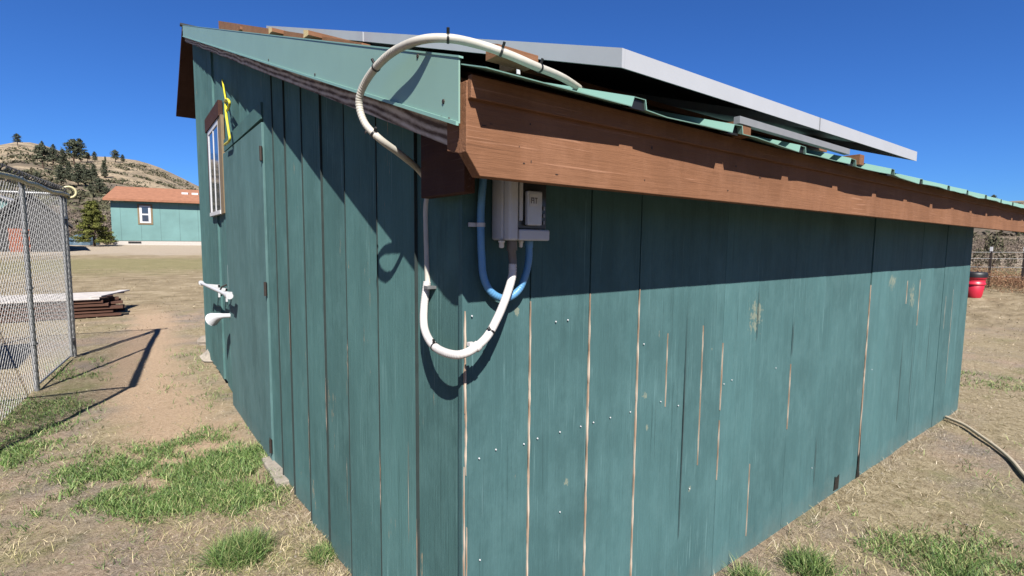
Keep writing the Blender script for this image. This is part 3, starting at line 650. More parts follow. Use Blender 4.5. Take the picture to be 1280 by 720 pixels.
# ------------------------------------------------------------------ things on the side wall
# yellow hook hung on nail
q=[onx((278,100),-.04),onx((281,118),-.05),onx((283,128),-.06)]
b=MB(); b.tube([q[0],q[1],q[2]],.008,6)
lp=catmull([onx((281,127),-.07),onx((284,124),-.09),onx((287,129),-.09),onx((284,138),-.08),onx((282,130),-.07),onx((283,145),-.09),onx((286,165),-.09),onx((287,175),-.09),onx((281,181),-.09)],6)
b.tube(lp,.0105,8); tag(b.build('yellow_hook_strap',M['yellow'],None),'bright yellow hooked strap hanging on the side wall above the door','strap')
# white pipe on brackets
A=onx((252,354),-.16); B2=onx((287,370),-.13)
pipe=empty('wall_pipe',tuple(B2),'white horizontal pipe on brackets between door and far corner of side wall','pipe')
b=MB(); b.tube([A,B2],.017,10); b.tube([B2-np.array([0,-.12,0]),B2+np.array([0,.0,0])],.03,10); b.tube([A,A+np.array([0,.06,0])],.028,10); b.build('pipe_run',M['boxgrey'],pipe)
for t in (.2,.5,.8):
    P=A*(1-t)+B2*t; b=MB(); b.bar(P,(-.0,P[1],P[2]-.02),.03,.03); b.bar((-.03,P[1],P[2]),(-.03,P[1],P[2]-.14),.03,.02,up=(1,0,0)); b.build('bracket',M['boxgrey'],pipe)
P=onx((275,397),-.14); b=MB()
b.tube([P+np.array([-.05,.16,-.035]),P+np.array([-.045,.15,-.03]),P+np.array([.0,.02,.01]),P+np.array([.03,-.03,.02]),P+np.array([.11,-.06,.02])],[.068,.063,.032,.022,.02],14)
tag(b.build('vent_hood',M['boxgrey'],None),'white cone shaped hood low on the side wall below the pipe','vent hood')
# rocks and block by the far corner
def rock(px,py,s,label,mat,fl=.7):
    P=onz((px,py),0); b=MB(); n1,n2=10,7; vs=[]
    sd=random.random()*50
    for i in range(n2+1):
        th=math.pi*i/n2
        for k in range(n1):
            a=2*math.pi*k/n1; v=Vector((math.sin(th)*math.cos(a),math.sin(th)*math.sin(a),math.cos(th))); r=1+.45*noise.noise(v*1.3+Vector((sd,0,0)))
            vs.append((P[0]+v.x*r*s,P[1]+v.y*r*s,P[2]+s*.4*fl+v.z*r*s*fl))
    fs=[(i*n1+k,(i+1)*n1+k,(i+1)*n1+(k+1)%n1,i*n1+(k+1)%n1) for i in range(n2) for k in range(n1)]
    b.add(vs,fs); tag(b.build('rock',mat,None,origin=tuple(P)),label,'rock','rocks at the foot of the side wall')
rock(268,450,.17,'pale angular rock, largest at the foot of the side wall',M['concrete'])
rock(258,430,.13,'small grey rock nearest the far corner of the shed',M['rock'])
rock(268,433,.08,'small brownish rock just behind the pale angular rock',M['rock'])
P=onz((283,462),0); b=MB(); b.box(P[0]-.09,P[0]+.10,P[1]-.1,P[1]+.12,0,.07); tag(b.build('concrete_block',M['concrete'],None,bevel=.01,origin=tuple(P)),'flat concrete block lying by the open edge of the door','block')
P=onz((352,590),0); b=MB(); b.box(-.10,.02,2.25,2.75,-.05,.025); tag(b.build('foundation_stone',M['concrete'],None,bevel=.01),'pale concrete footing showing under the door hinge','footing')
# hose right
hp=[(1186,522),(1205,531),(1226,545),(1248,561),(1266,577),(1290,604),(1340,640)]
hp=[onz(p,.018) for p in hp]; hp[0][1]=max(hp[0][1],-.02)
tubeobj('garden_hose',hp,.014,M['tan_hose'],'sun bleached tan hose on the dirt coming from the shed\'s far right corner','hose')
# ------------------------------------------------------------------ kennel
K1=np.array([-1.50,7.98]); K3=np.array([-1.90,3.70]); dirx=_n(np.array([-1.,.13])); KH=2.27
K2=np.array([-1.69,6.10]); K4=K1+dirx*3.4; K5=K3+dirx*3.4
ken=empty('chain_link_kennel',(K2[0],K2[1],0),'tall chain link kennel with galvanised posts at the left edge','kennel')
def V3(p,z): return np.array([p[0],p[1],z])
posts=[K1,K2,K3,K1+dirx*1.7,K4,(K4+K5)/2,K5,K3+dirx*1.7]
for i,p in enumerate(posts):
    b=MB(); b.tube([V3(p,-.05),V3(p,KH)],.027 if i!=1 else .024,10); b.tube([V3(p,KH),V3(p,KH+.02)],[.032,.012],10); b.build('post',M['steel'],ken)
p=K1+_n(K2-K1)*.16; b=MB(); b.tube([V3(p,.02),V3(p,KH-.06)],.021,10); b.build('post',M['steel'],ken)
for z in (.25,KH-.35): b=MB(); b.bar(V3(K1,z),V3(p,z),.05,.03); b.build('clamp_band',M['steel'],ken)
for z in (.5,1.1,1.7):
    for pp in (K1,K2): b=MB(); b.tube([V3(pp,z),V3(pp,z+.02)],.034,10); b.build('clamp_band',M['steel'],ken)
runs=[(K2,K1),(K3,K2),(K1,posts[3]),(posts[3],K4),(K4,posts[5]),(posts[5],K5),(K5,posts[7]),(posts[7],K3)]
def clink(a,b_,z0,z1,step=.085,r=.0016):
    L=np.linalg.norm(b_-a); u=(b_-a)/L; Hh=z1-z0; m=MB(); nrm=np.array([-u[1],u[0]])
    c=-Hh
    while c<L:
        for s in (0,1):
            # line x=c+t, z=t ; or mirrored
            t0=max(0,-c); t1=min(Hh,L-c)
            if t1-t0>.02:
                xa,za,xb,zb=c+t0,t0,c+t1,t1
                if s: xa,xb=L-xa,L-xb
                off=nrm*(.002 if s else -.002)
                n=1
                A=np.array([*(a+u*xa+off),z0+za]); B=np.array([*(a+u*xb+off),z0+zb])
                d=_n(B-A); w=np.array([nrm[0],nrm[1],0])*r; v=np.cross(d,[nrm[0],nrm[1],0])*r
                m.add([A-w-v,A+w-v,A+w+v,A-w+v,B-w-v,B+w-v,B+w+v,B-w+v],[(0,1,5,4),(1,2,6,5),(2,3,7,6),(3,0,4,7)],0,.5)
        c+=step
    return m
for i,(a,c) in enumerate(runs):
    b=MB(); b.tube([V3(a,KH-.03),V3(c,KH-.03)],.020,8); b.build('top_rail',M['steel'],ken)
    if i in (0,2,3): 
        pass
    clink(np.array(a),np.array(c),.03,KH-.04).build('wire_mesh',M['wire'],ken)
b=MB(); b.tube([V3(K2,.06),V3(K1-np.array([0.0,0]),KH-.5)] if False else [V3(K2,KH*.0+.05),V3(K2*.15+K1*.85,.05)],.012,6); b.build('bottom_rail',M['steel'],ken)
# pale yellow tube and black cord wound along the top
pts=[]; L=0
for (a,c) in [(K3,K2),(K2,K1)]:
    for t in np.linspace(0,1,14)[:-1]: pts.append(V3(a*(1-t)+c*t,KH-.045+.012*math.sin(t*9))+np.array([.035,0,0]))
pts.append(V3(K1,KH-.04)+np.array([.035,0,0]))
lpc=[V3(K1,KH-.02)+np.array([.04+.0*k,.0,0])+np.array([0.075*math.cos(a)+.02,-.03,.075*math.sin(a)+.02]) for k,a in enumerate(np.linspace(-2.2,4,16))]
b=MB(); b.tube(pts,.028,8); b.tube(lpc,.015,8); tag(b.build('yellow_hose',M['paleyellow'],None),'pale yellow hose tied along the kennel\'s top rail ending in a loop','hose')
sp_=[]
for (a,c) in [(K3,K2),(K2,K1)]:
    for t in np.linspace(0,1,150)[:-1]:
        q=V3(a*(1-t)+c*t,KH+.0); ang=t*2*math.pi*18; sp_.append(q+np.array([.045*math.cos(ang),0,.03+.035*math.sin(ang)]))
b=MB(); b.tube(sp_,.0065,5); tag(b.build('black_cord',M['black'],None),'black cord wound in a spiral along the kennel\'s top rail','cord')
# unseen tarp added over the rear of kennel to cast the dark patch inside
b=MB(); x0,x1,y0,y1=-4.6,-3.0,5.6,7.6; n=8; vs=[(x0+(x1-x0)*i/n,y0+(y1-y0)*j/n,KH-.1-.10*math.sin(math.pi*i/n)*math.sin(math.pi*j/n)) for j in range(n+1) for i in range(n+1)]
b.add(vs,[(j*(n+1)+i,j*(n+1)+i+1,(j+1)*(n+1)+i+1,(j+1)*(n+1)+i) for j in range(n) for i in range(n)],0,.5,True)
tag(b.build('unseen_shade_tarp',M['unseen_tarpblack'],None),'unseen black tarp added across the kennel top to cast shade, outside the left edge','tarp')
# ------------------------------------------------------------------ lumber pile
gz=H(-2,12.6,False)
k=0; plk=None
for layer in range(5):
    for row in range(5):
        y=12.15+row*.27+random.uniform(-.05,.05); x1=-1.05+random.uniform(-.25,.12); L=random.uniform(3.4,4.6); z=gz+.03+layer*.07
        if plk is None:
            b=MB(); b.box(-1,0,-.12,.12,-.024,.024); b.box(-1.0,-.98,-.118,.118,-.022,.022)
            plk=b.build('plank',M['darkwood'],None); o=plk
        else: o=plk.copy(); COL.objects.link(o)
        o.location=(x1,y,z); o.scale=(L,1,1); o.rotation_euler=(0,0,random.uniform(-.03,.03))
        tag(o,['bottom','second','third','fourth','topmost'][layer]+' layer dark plank, '+['nearest','second','middle','fourth','farthest'][row]+' row of the lumber stack','plank','dark planks in the lumber stack')
wb=[('white board on the near edge of the lumber stack',12.05,-1.35),('white board, second from the near edge of the lumber stack',12.40,-1.25),('white board lying along the middle of the lumber stack',12.8,-1.15),('white board on the far edge of the lumber stack',13.25,-.95)]
for lab,y,x1 in wb:
    b=MB(); b.box(x1-4.6,x1,y-.10,y+.10,gz+.365,gz+.40); tag(b.build('white_board',M['whiteboard'],None,origin=(x1,y,gz+.365)),lab,'board','white boards on the lumber stack')
b=MB(); b.hexa([(-1.5,12.0,gz+.405),(-1.32,12.0,gz+.405),(-.85,13.3,gz+.405),(-1.03,13.3,gz+.405),(-1.5,12.0,gz+.43),(-1.32,12.0,gz+.43),(-.85,13.3,gz+.43),(-1.03,13.3,gz+.43)]); tag(b.build('white_board',M['whiteboard'],None),'short white board lying across the right end of the lumber stack','board','white boards on the lumber stack')
# ------------------------------------------------------------------ far house
def ondd(p,d): return ond(p,d)
hb=ondd((141,307),38); e1=_n(ondd((251,307),38)[:2]-hb[:2]) if False else np.array([.985,-.17]); e1=_n(e1); e2=np.array([-e1[1],e1[0]])
hgz=H(hb[0],hb[1],False)
house=empty('house',(hb[0],hb[1],hgz),'teal single storey house with terracotta roof and white skirting below the hill','house')
def HP(u,v,z): 
    q=hb[:2]+e1*u+e2*v; return (q[0],q[1],z)
hz0=hgz-.2; hs=hb[2]+.38; ht=hb[2]+3.32; LU,LV=15.,8.
def hbox(b,u0,u1,v0,v1,z0,z1,m=0): b.hexa([HP(u0,v0,z0),HP(u1,v0,z0),HP(u1,v1,z0),HP(u0,v1,z0),HP(u0,v0,z1),HP(u1,v0,z1),HP(u1,v1,z1),HP(u0,v1,z1)],m)
b=MB(); hbox(b,.03,LU-.03,.03,LV-.03,hz0,hs); b.build('skirting',M['skirt'],house)
b=MB(); hbox(b,0,LU,0,LV,hs+.002,ht); b.build('wall',M['hsiding'],house)
b=MB(); rz=ht+1.25
b.add([HP(-.35,-.45,ht+.0),HP(LU+.4,-.45,ht),HP(LU+.4,LV/2,rz),HP(-.35,LV/2,rz),HP(LU+.4,LV+.45,ht),HP(-.35,LV+.45,ht),HP(-.35,-.45,ht+.16),HP(LU+.4,-.45,ht+.16),HP(LU+.4,LV/2,rz+.16),HP(-.35,LV/2,rz+.16),HP(LU+.4,LV+.45,ht+.16),HP(-.35,LV+.45,ht+.16)],
 [(0,3,2,1),(3,5,4,2),(6,7,8,9),(9,8,10,11),(0,1,7,6),(4,5,11,10),(0,6,9,3),(3,9,11,5),(1,2,8,7),(2,4,10,8)])
hr=b.build('roof',M['hroof'],house)
for u in (4.3,5.0): b=MB(); hbox(b,u,u+.45,2.0,2.4,ht+.75,ht+1.0); b.build('roof_vent',M['white'],hr)
b=MB(); hbox(b,-.36,LU+.41,-.475,-.452,ht+.0,ht+.15); b.build('fascia',M['hroof'],house)
for u0,u1,z0,z1 in [(1.75,2.45,hs+1.35,hs+2.65),(6.35,7.7,hs+2.25,hs+2.75)]:
    b=MB(); hbox(b,u0-.12,u1+.12,-.03,-.002,z0-.12,z1+.12); tr=b.build('window',M['tan'],house)
    b=MB(); hbox(b,u0,u1,-.05,-.032,z0,z1); b.build('frame',M['white'],tr)
    b=MB(); zm=(z0+z1)/2
    if u1-u0<1: hbox(b,u0+.15,u1-.15,-.06,-.052,z0+.12,zm-.06); hbox(b,u0+.15,u1-.15,-.06,-.052,zm+.06,z1-.12)
    else: hbox(b,u0+.1,u1-.1,-.06,-.052,z0+.1,z1-.1)
    b.build('pane',M['glass'],tr)
b=MB(); hbox(b,.95,1.75,.005,.025,hz0+.32,hs-.06); b.build('skirting_vent',M['black'],house)
# ------------------------------------------------------------------ buildings behind the kennel
_r=ray((80,300)); BANG=math.atan2(_r[1],_r[0])-math.pi/2
def gable(name,label,cat,p0,depth,wpx,hz_wall,hz_top,len_,mw,mr,ang=-.15,door=None):
    P=ondd(p0,depth); w=wpx/F*depth; e=np.array([math.cos(ang),math.sin(ang)]); f=np.array([-e[1],e[0]]); z0=H(P[0],P[1],False)-.1
    r=empty(name,(P[0],P[1],z0),label,cat)
    q=lambda u,v,z:(P[0]+e[0]*u+f[0]*v,P[1]+e[1]*u+f[1]*v,z0+z)
    b=MB(); b.add([q(0,0,0),q(w,0,0),q(w,0,hz_wall),q(w/2,0,hz_top-.1),q(0,0,hz_wall),q(0,len_,0),q(w,len_,0),q(w,len_,hz_wall),q(w/2,len_,hz_top-.1),q(0,len_,hz_wall)],[(0,1,2,3,4),(9,8,7,6,5),(1,6,7,2),(5,0,4,9),(2,7,8,3),(3,8,9,4)]); b.build('wall',mw,r)
    b=MB(); o=.3; s=(hz_top-hz_wall)/(w/2)
    for sg in (0,1):
        ua,ub=(-o,w/2) if sg==0 else (w+o,w/2)
        za=hz_wall-o*s; b.hexa([q(ua,-o,za),q(ub,-o,hz_top),q(ub,len_+o,hz_top),q(ua,len_+o,za),q(ua,-o,za+.14),q(ub,-o,hz_top+.14),q(ub,len_+o,hz_top+.14),q(ua,len_+o,za+.14)])
    b.build('roof',mr,r)
    if door:
        u0,u1,h=door; b=MB(); b.hexa([q(u0,-.06,0),q(u1,-.06,0),q(u1,-.002,0),q(u0,-.002,0),q(u0,-.06,h),q(u1,-.06,h),q(u1,-.002,h),q(u0,-.002,h)]); b.build('door',M['orange'],r)
    return r
gable('barn','dark gabled barn with faded orange door behind the kennel mesh','barn',(-8,319),27,70,1.75,3.3,5,M['barnwall'],M['barnroof'],BANG,door=(.62,1.45,1.35))
gable('outbuilding','teal outbuilding with pale metal roof beyond the dark barn','building',(-75,317),36,95,2.4,3.7,8,M['hsiding'],M['paleroof'],BANG-.1)
# tarp covered heap beside the yellow-green pine
P=march((103,306)); b=MB(); n1,n2=12,6; vs=[]
for i in range(n2+1):
    for k in range(n1):
        a=2*math.pi*k/n1; th=math.pi/2*i/n2; vs.append((P[0]+.95*math.cos(a)*math.cos(th)**.6*(1+.2*math.sin(3*a)),P[1]+.8*math.sin(a)*math.cos(th)**.6,P[2]-.1+.75*math.sin(th)*(1+.15*math.sin(2*a))))
b.add(vs,[(i*n1+k,i*n1+(k+1)%n1,(i+1)*n1+(k+1)%n1,(i+1)*n1+k) for i in range(n2) for k in range(n1)],0,.5)
tag(b.build('covered_heap',M['bluetarp'],None,origin=tuple(P)),'low heap under a blue grey tarp left of the yellow green pine','heap')
# ------------------------------------------------------------------ trees
def leafmesh(name,C,size,mat,parent,nrm_jit=1.,r=None,aspect=1.):
    N=len(C); a=rng.normal(size=(N,3)); a/=np.linalg.norm(a,axis=1)[:,None]; t=rng.normal(size=(N,3)); t=np.cross(a,t); t/=np.linalg.norm(t,axis=1)[:,None]; u=np.cross(a,t)
    s=size*rng.uniform(.5,1.3,N)[:,None]
    V=np.stack([C-t*s*aspect,C+u*s*.45,C+t*s*aspect,C-u*s*.45],1).reshape(-1,3)
    me=bpy.data.meshes.new(name); me.vertices.add(4*N); me.vertices.foreach_set('co',V.ravel()); me.loops.add(4*N); me.loops.foreach_set('vertex_index',np.arange(4*N)); me.polygons.add(N); me.polygons.foreach_set('loop_start',np.arange(N)*4)
    at=me.attributes.new('rnd','FLOAT','FACE'); at.data.foreach_set('value',(rng.random(N) if r is None else r).astype(np.float32)); me.materials.append(mat); me.update(); me.validate()
    o=bpy.data.objects.new(name,me); COL.objects.link(o)
    if parent: o.parent=parent
    return o
def pine_proto(name,mat,n,base=.18,rad=.24,conical=1.,leaf=.035):
    r=bpy.data.objects.new(name,None); COL.objects.link(r)
    b=MB(); b.tube([(0,0,-.03),(.01,0,.3),(0,.01,.7),(0,0,.97)],[.028,.022,.012,.003],7)
    pts=[]
    nl=26
    for i in range(nl):
        h=base+(.98-base)*(i+random.random()*.8)/nl; t=(h-base)/(1-base)
        R=rad*((1-t)**.75*conical+(1-conical)*math.sqrt(max(0,1-(2*t-.75)**2*.9)))*random.uniform(.55,1.15)+.012
        a0=random.random()*6.28
        for a in np.arange(0,6.28,6.28/random.choice([3,4,5])):
            if random.random()<.12: continue
            a1=a0+a+random.uniform(-.3,.3); tip=np.array([math.cos(a1)*R,math.sin(a1)*R,h+random.uniform(-.03,.03)])
            b.tube([(0,0,h-.01),tuple(tip*[.6,.6,1])],[.005,.002],4,caps=False)
            k=max(6,int(n/nl/4)); tt=rng.uniform(.25,1.05,k)[:,None]; pts.append(np.array([0,0,h])*(1-tt)+tip*tt+rng.normal(size=(k,3))*[.022,.022,.014])
    b.build('trunk',M['bark'],r); C=np.concatenate(pts); cl=(np.sin(C[:,0]*40)+np.sin(C[:,1]*37)+np.sin(C[:,2]*45))/6+.5
    leafmesh('crown',C,leaf,mat,r,r=np.clip(cl*.7+rng.random(len(C))*.3,0,1))
    return r
def copy_tree(o):
    c=o.copy(); COL.objects.link(c)
    for ch in list(o.children):
        d=ch.copy(); COL.objects.link(d); d.parent=c
    return c
def scrub_proto(n=700):
    r=bpy.data.objects.new('shrub',None); COL.objects.link(r); b=MB()
    for k in range(7):
        a=random.random()*6.28; b.tube([(0,0,-.05),(math.cos(a)*.25,math.sin(a)*.25,.45)],[.03,.01],5,caps=False)
    b.build('stem',M['bark'],r)
    C=rng.normal(size=(n,3)); C/=np.linalg.norm(C,axis=1)[:,None]; C*=rng.uniform(.5,1,n)[:,None]**.4; C=C*[.5,.5,.42]*(1+.25*np.sin(C[:,:1]*7)*np.cos(C[:,1:2]*6))+[0,0,.45]
    leafmesh('crown',C,.07,M['juniper'],r); return r
protos=[pine_proto('pine_tree',M['pine'],2600,.22,.22,.5,.03),pine_proto('pine_tree',M['pine'],2600,.12,.17,.9,.028),pine_proto('pine_tree',M['pine'],2200,.3,.28,.2,.034)]
used=[False]*3
hilltrees=[(52,175,11,0,'pine on the skyline, left of the close pair at the hill\'s rounded top'),(66,176,12,0,'pine on the skyline, right of the close pair at the hill\'s rounded top'),(45,174,5,2,'tiny bush-like pine on the skyline left of the close pair'),(22,182,14,2,'spreading dark pine just below the skyline at the hill\'s left shoulder'),
(144,193,15,2,'round headed pine, biggest on the right part of the skyline'),(153,193,10,0,'smaller pine right beside the round headed skyline pine'),(131,192,7,1,'tiny lone pine on the skyline left of the round headed one'),(118,192,12,0,'narrow skyline pine left of the tiny lone one'),(109,191,11,2,'dark skyline pine at the top end of the tall central grove'),
(93,207,31,2,'tallest pine of the central grove, left of two big ones'),(101,203,27,0,'tall dark pine of the central grove, right of two big ones'),(54,210,28,2,'big spreading pine left of the central grove'),(67,208,22,2,'broad pale pine between the big spreading pine and the grove'),(79,208,20,0,'pine directly left of the tallest in the grove'),
(87,226,22,1,'slim pine standing alone below the grove\'s left side'),(77,232,24,0,'shaggy pine low on the slope left of the slim lone one'),(98,233,26,0,'dense pine low on the slope under the central grove'),(106,225,18,1,'mid slope pine just right of the dense low pine'),(111,230,17,2,'bushy pine low on the slope, centre right of the grove'),(118,226,20,1,'upright pine second from the right on the open slope'),(131,223,21,1,'upright dark pine farthest right on the open slope'),
(10,226,16,2,'pale rounded pine at mid slope by the photo\'s left edge'),(2,228,12,2,'pine cut by the photo\'s left edge at mid slope'),(19,229,12,0,'small pine right of the pale rounded one'),(47,231,15,2,'grey green pine alone left of the shaggy one'),(35,227,8,1,'faint small pine between the pale rounded and grey green ones'),
(124,243,19,2,'lowest bushy pine on the slope above the tree by the house'),(133,245,11,2,'low dark shrub-like pine right of the lowest bushy one'),(114,242,11,2,'low dark shrub-like pine left of the lowest bushy one'),(59,176,4,2,'low bush on the skyline between the close pair'),(60,244,6,2,'dark shrub above the kennel corner'),
(1242,249,11,2,'distant round pine above the roof edge at far right')]
for (px,py,h,k,lab) in hilltrees:
    P=march((px,py),60)
    d=abs((P-CP)@(-RM[:,2])) if False else float(proj(P)[2])
    s=h/F*d*1.08
    o=protos[k] if not used[k] else copy_tree(protos[k]); used[k]=True
    o.location=(P[0],P[1],H(P[0],P[1],False)-.02*s); o.scale=(s*1.15,s*1.15,s); o.rotation_euler=(0,0,random.random()*6.28); tag(o,lab,'pine tree','pines on the hillside')
# yellow green pine by house
P=march((118,308)); d=float(proj(P)[2]); t=pine_proto('pine_tree',M['ypine'],22000,.10,.40,.9,.017); s=57/F*d; t.location=tuple(P); t.scale=(s,s,s); tag(t,'bushy yellow green pine left of the teal house','pine tree')
sh=scrub_proto()
for i,(px,py,w,lab) in enumerate([(134,306,16,'dark olive shrub between the yellow green pine and the house'),(98,300,14,'olive shrub behind the blue grey covered heap'),(1222,306,12,'dark shrub right at the shed\'s far corner'),(1240,305,20,'large dark shrub between far shed corner and the first fence post'),(1262,318,10,'small olive shrub between the two fence posts')]):
    P=march((px,py)); 
    if px>1000:
        P=march((px,335)); 
    d=float(proj(P)[2]); s=w/F*d; o=sh if i==0 else copy_tree(sh); o.location=tuple(P); o.scale=(s,s,s*(1 if px<1000 else 2.3)); tag(o,lab,'shrub')
# scrubby brush masses
def brush(name,label,cat,box,n,hgt,mat,leaf=.1):
    C=[]
    pts=rng.random((n,2))
    for u,v in pts:
        x=box[0]+(box[1]-box[0])*u; y=box[2]+(box[3]-box[2])*v; z=H(x,y,False); hh=hgt*(.35+.65*max(0,.5+nz(x,y,.55,4)))
        C.append((x,y,z+hh*rng.random()**.9))
    C=np.array(C); o=leafmesh(name,C,leaf,mat,None,aspect=1.4); tag(o,label,cat,kind='stuff'); return o
b_=march((1240,366)); 
brush('dry_weeds','russet dry weeds along the wire fence at right','weeds',(19.5,24,-3,5),60000,.7,M['redweed'],.017)
brush('grey_brush','leafless grey brush covering the slope beyond the wire fence','brush',(24,60,-16,14),170000,1.6,M['twig'],.03)
brush('grey_brush','leafless grey brush at the foot of the hill behind the house','brush',(-30,12,62,100),90000,1.7,M['twig'],.09)
# sagebrush clumps on the hillside
C=[]; rs=[]
for k in range(5200):
    a=rng.uniform(1.45,2.1) if k<4200 else rng.uniform(-.1,.35); r=rng.uniform(75,370); x=CP[0]+r*math.cos(a); y=CP[1]+r*math.sin(a)
    if .5+.5*nz(x,y,.02,41)+.35*nz(x,y,.07,42)<.42: continue
    s=rng.uniform(.35,1.3)*(1+r/400); z=H(x,y,False); n=14; t=rng.uniform(0,.6)
    C.append(np.array([x,y,z])+rng.normal(size=(n,3))*[s*.6,s*.6,s*.22]+[0,0,s*.25]); rs.append(np.clip(t+rng.random(n)*.4,0,1))
tag(leafmesh('sagebrush',np.concatenate(C),.55,M['juniper'],None,r=np.concatenate(rs)),'low sagebrush scattered over the dry hillside','brush',kind='stuff')
# wire fence with T posts
wf_=empty('wire_fence',(20.3,2.6,.25),'wire fence with white tipped metal posts beyond the shed\'s right end','fence')
fx=[]
A=ondd((1234,368),16.2); B=ondd((1276,366),15.9); dv=(B-A)[:2]
for k in range(-3,6):
    q=A[:2]+dv*k; z=H(q[0],q[1],False); fx.append((q,z)); b=MB(); b.bar((q[0],q[1],z-.1),(q[0],q[1],z+1.15),.06,.05,up=(1,0,0)); po=b.build('post',M['rust'],wf_)
    b=MB(); b.bar((q[0],q[1],z+1.152),(q[0],q[1],z+1.29),.065,.055,up=(1,0,0)); b.build('post_tip',M['white'],po)
for hh in (.35,.65,.92,1.12):
    b=MB(); b.tube([(q[0],q[1]-.03,z+hh) for q,z in fx],.006,5); b.build('wire',M['steel'],wf_)
# red bin
P=ondd((1215,368),14); zb=H(P[0],P[1],False)
bn=empty('plastic_bin',(P[0],P[1],zb),'red plastic bin with black lid half hidden by the shed\'s far corner','bin')
b=MB(); P=P+np.array([.02,-.02,0]); K_=.82
prof=[(.20,0),(.23,.06),(.27,.34),(.265,.345),(.30,.36),(.30,.40),(.275,.405),(.285,.52),(.31,.53),(.31,.56)]
b.tube([(P[0],P[1],zb+z) for r,z in prof],[r*K_ for r,z in prof],24); b.build('body',M['red'],bn)
b=MB(); b.tube([(P[0],P[1],zb+z) for z in (.562,.64,.70,.705)],[.32*K_,.32*K_,.30*K_,.1],24); b.build('lid',M['black'],bn)
# ------------------------------------------------------------------ grass
def blades(name,XY,length,width,mat,lean,kind_label,cat,rv=None,kind='stuff',origin=None,z=None):
    N=len(XY); L=length; 
    zz=np.array([H(x,y) for x,y in XY]) if z is None else z
    a=rng.uniform(0,2*np.pi,N); ln=rng.uniform(lean[0],lean[1],N)
    d=np.stack([np.cos(a)*np.sin(ln),np.sin(a)*np.sin(ln),np.cos(ln)],1); d2=np.stack([np.cos(a)*np.sin(ln+.5),np.sin(a)*np.sin(ln+.5),np.cos(ln+.5)],1)
    b=rng.uniform(0,2*np.pi,N); w=np.stack([np.cos(b),np.sin(b),0*b],1)*width[:,None]/2
    B=np.column_stack([XY,zz-.004]); Mi=B+d*L[:,None]*.55; T=Mi+d2*L[:,None]*.45
    T[:,2]=np.maximum(T[:,2],zz+.003)
    V=np.stack([B-w,B+w,Mi+w*.75,Mi-w*.75,T],1)
    if origin is not None: V=V-np.array(origin)
    V=V.reshape(-1,3); idx=np.arange(N)*5
    q=np.stack([idx,idx+1,idx+2,idx+3],1); t=np.stack([idx+3,idx+2,idx+4],1)
    me=bpy.data.meshes.new(name); me.vertices.add(5*N); me.vertices.foreach_set('co',V.ravel()); me.loops.add(7*N); me.loops.foreach_set('vertex_index',np.concatenate([q.ravel(),t.ravel()]))
    me.polygons.add(2*N); me.polygons.foreach_set('loop_start',np.concatenate([np.arange(N)*4,4*N+np.arange(N)*3]))
    r=(rng.random(N) if rv is None else rv).astype(np.float32); at=me.attributes.new('rnd','FLOAT','FACE'); at.data.foreach_set('value',np.concatenate([r,r])); me.materials.append(mat); me.update(); me.validate()
    o=bpy.data.objects.new(name,me); COL.objects.link(o); tag(o,kind_label,cat,kind=kind)
    if origin is not None: o.location=tuple(origin)
    return o
def inshed(x,y): return (x>-.035)&(y>-.03)&(x<LX+.1)&(y<LY+.1)
# patches : pixel centre+radius on the photo, turned into ground ellipses
def pmask(XY,pat):
    P=np.column_stack([XY,np.zeros(len(XY))]); X,Y,D=proj(P); m=np.zeros(len(XY))
    for (cx,cy,rx,ry,s) in pat:
        q=((X-cx)/rx)**2+((Y-cy)/ry)**2; m=np.maximum(m,s*np.clip((1.7-q)*.75,0,1))
    m[D<.2]=0; return m
def sample(N,rmin,rmax,a0,a1):
    r=rng.uniform(rmin,rmax,N); a=rng.uniform(a0,a1,N); return np.column_stack([CP[0]+r*np.cos(a),CP[1]+r*np.sin(a)])
green=[(185,602,100,42,1),(300,592,62,48,1),(120,630,80,20,.7),(240,565,90,25,.6),(15,540,70,40,1),(60,515,60,20,.7),(130,580,60,20,.35),(1250,472,70,16,.45),(245,470,40,40,.22),(1180,700,100,40,.3),(100,460,40,20,.5),(340,600,20,30,.6)]
XY=np.concatenate([sample(900000,1.2,9.0,-.9,2.9),sample(1100000,1.4,5.5,-.9,2.9)]); XY=XY[(pmask(XY,green)>.02)|(rng.random(len(XY))<.35)]; XY=XY[~inshed(XY[:,0],XY[:,1])]
nn=np.array([nz(x,y,3.2,1)+.6*nz(x,y,9,8) for x,y in XY]); mk=pmask(XY,green)
keep=(rng.random(len(XY))<np.clip(mk*(.78+1.7*nn),0,1)**1.2)|((nn>.3)&(rng.random(len(XY))<.08)); XY=XY[keep]; rr_=np.hypot(XY[:,0]-CP[0],XY[:,1]-CP[1])
clump=np.array([.5+.5*nz(x,y,6,12) for x,y in XY])
blades('green_grass',XY,rng.uniform(.022,.085,len(XY))*(.7+clump*.6),rng.uniform(.002,.0042,len(XY))*(1+rr_*.12),M['green_grass'],(.25,1.3),'short green grass in loose patches between kennel and shed','grass',rv=np.clip(rng.random(len(XY))*.8+clump*.2,0,1))
XY=sample(650000,1.1,12,-1.0,2.9); XY=XY[~inshed(XY[:,0],XY[:,1])]
nn=np.array([.5+.8*nz(x,y,1.3,21)+.5*nz(x,y,5,22) for x,y in XY]); px_,py_,dd=proj(np.column_stack([XY,np.zeros(len(XY))]))
pathm=np.clip(1.3-np.abs(XY[:,0]+.62)*1.5,0,1)*((XY[:,1]>2.9)&(XY[:,1]<14)); rightbare=(XY[:,0]>1.5)*.3
keep=rng.random(len(XY))<np.clip(nn*1.3,0.08,1)*(1-.75*pathm)*(1-rightbare); XY=XY[keep]; rr_=np.hypot(XY[:,0]-CP[0],XY[:,1]-CP[1])
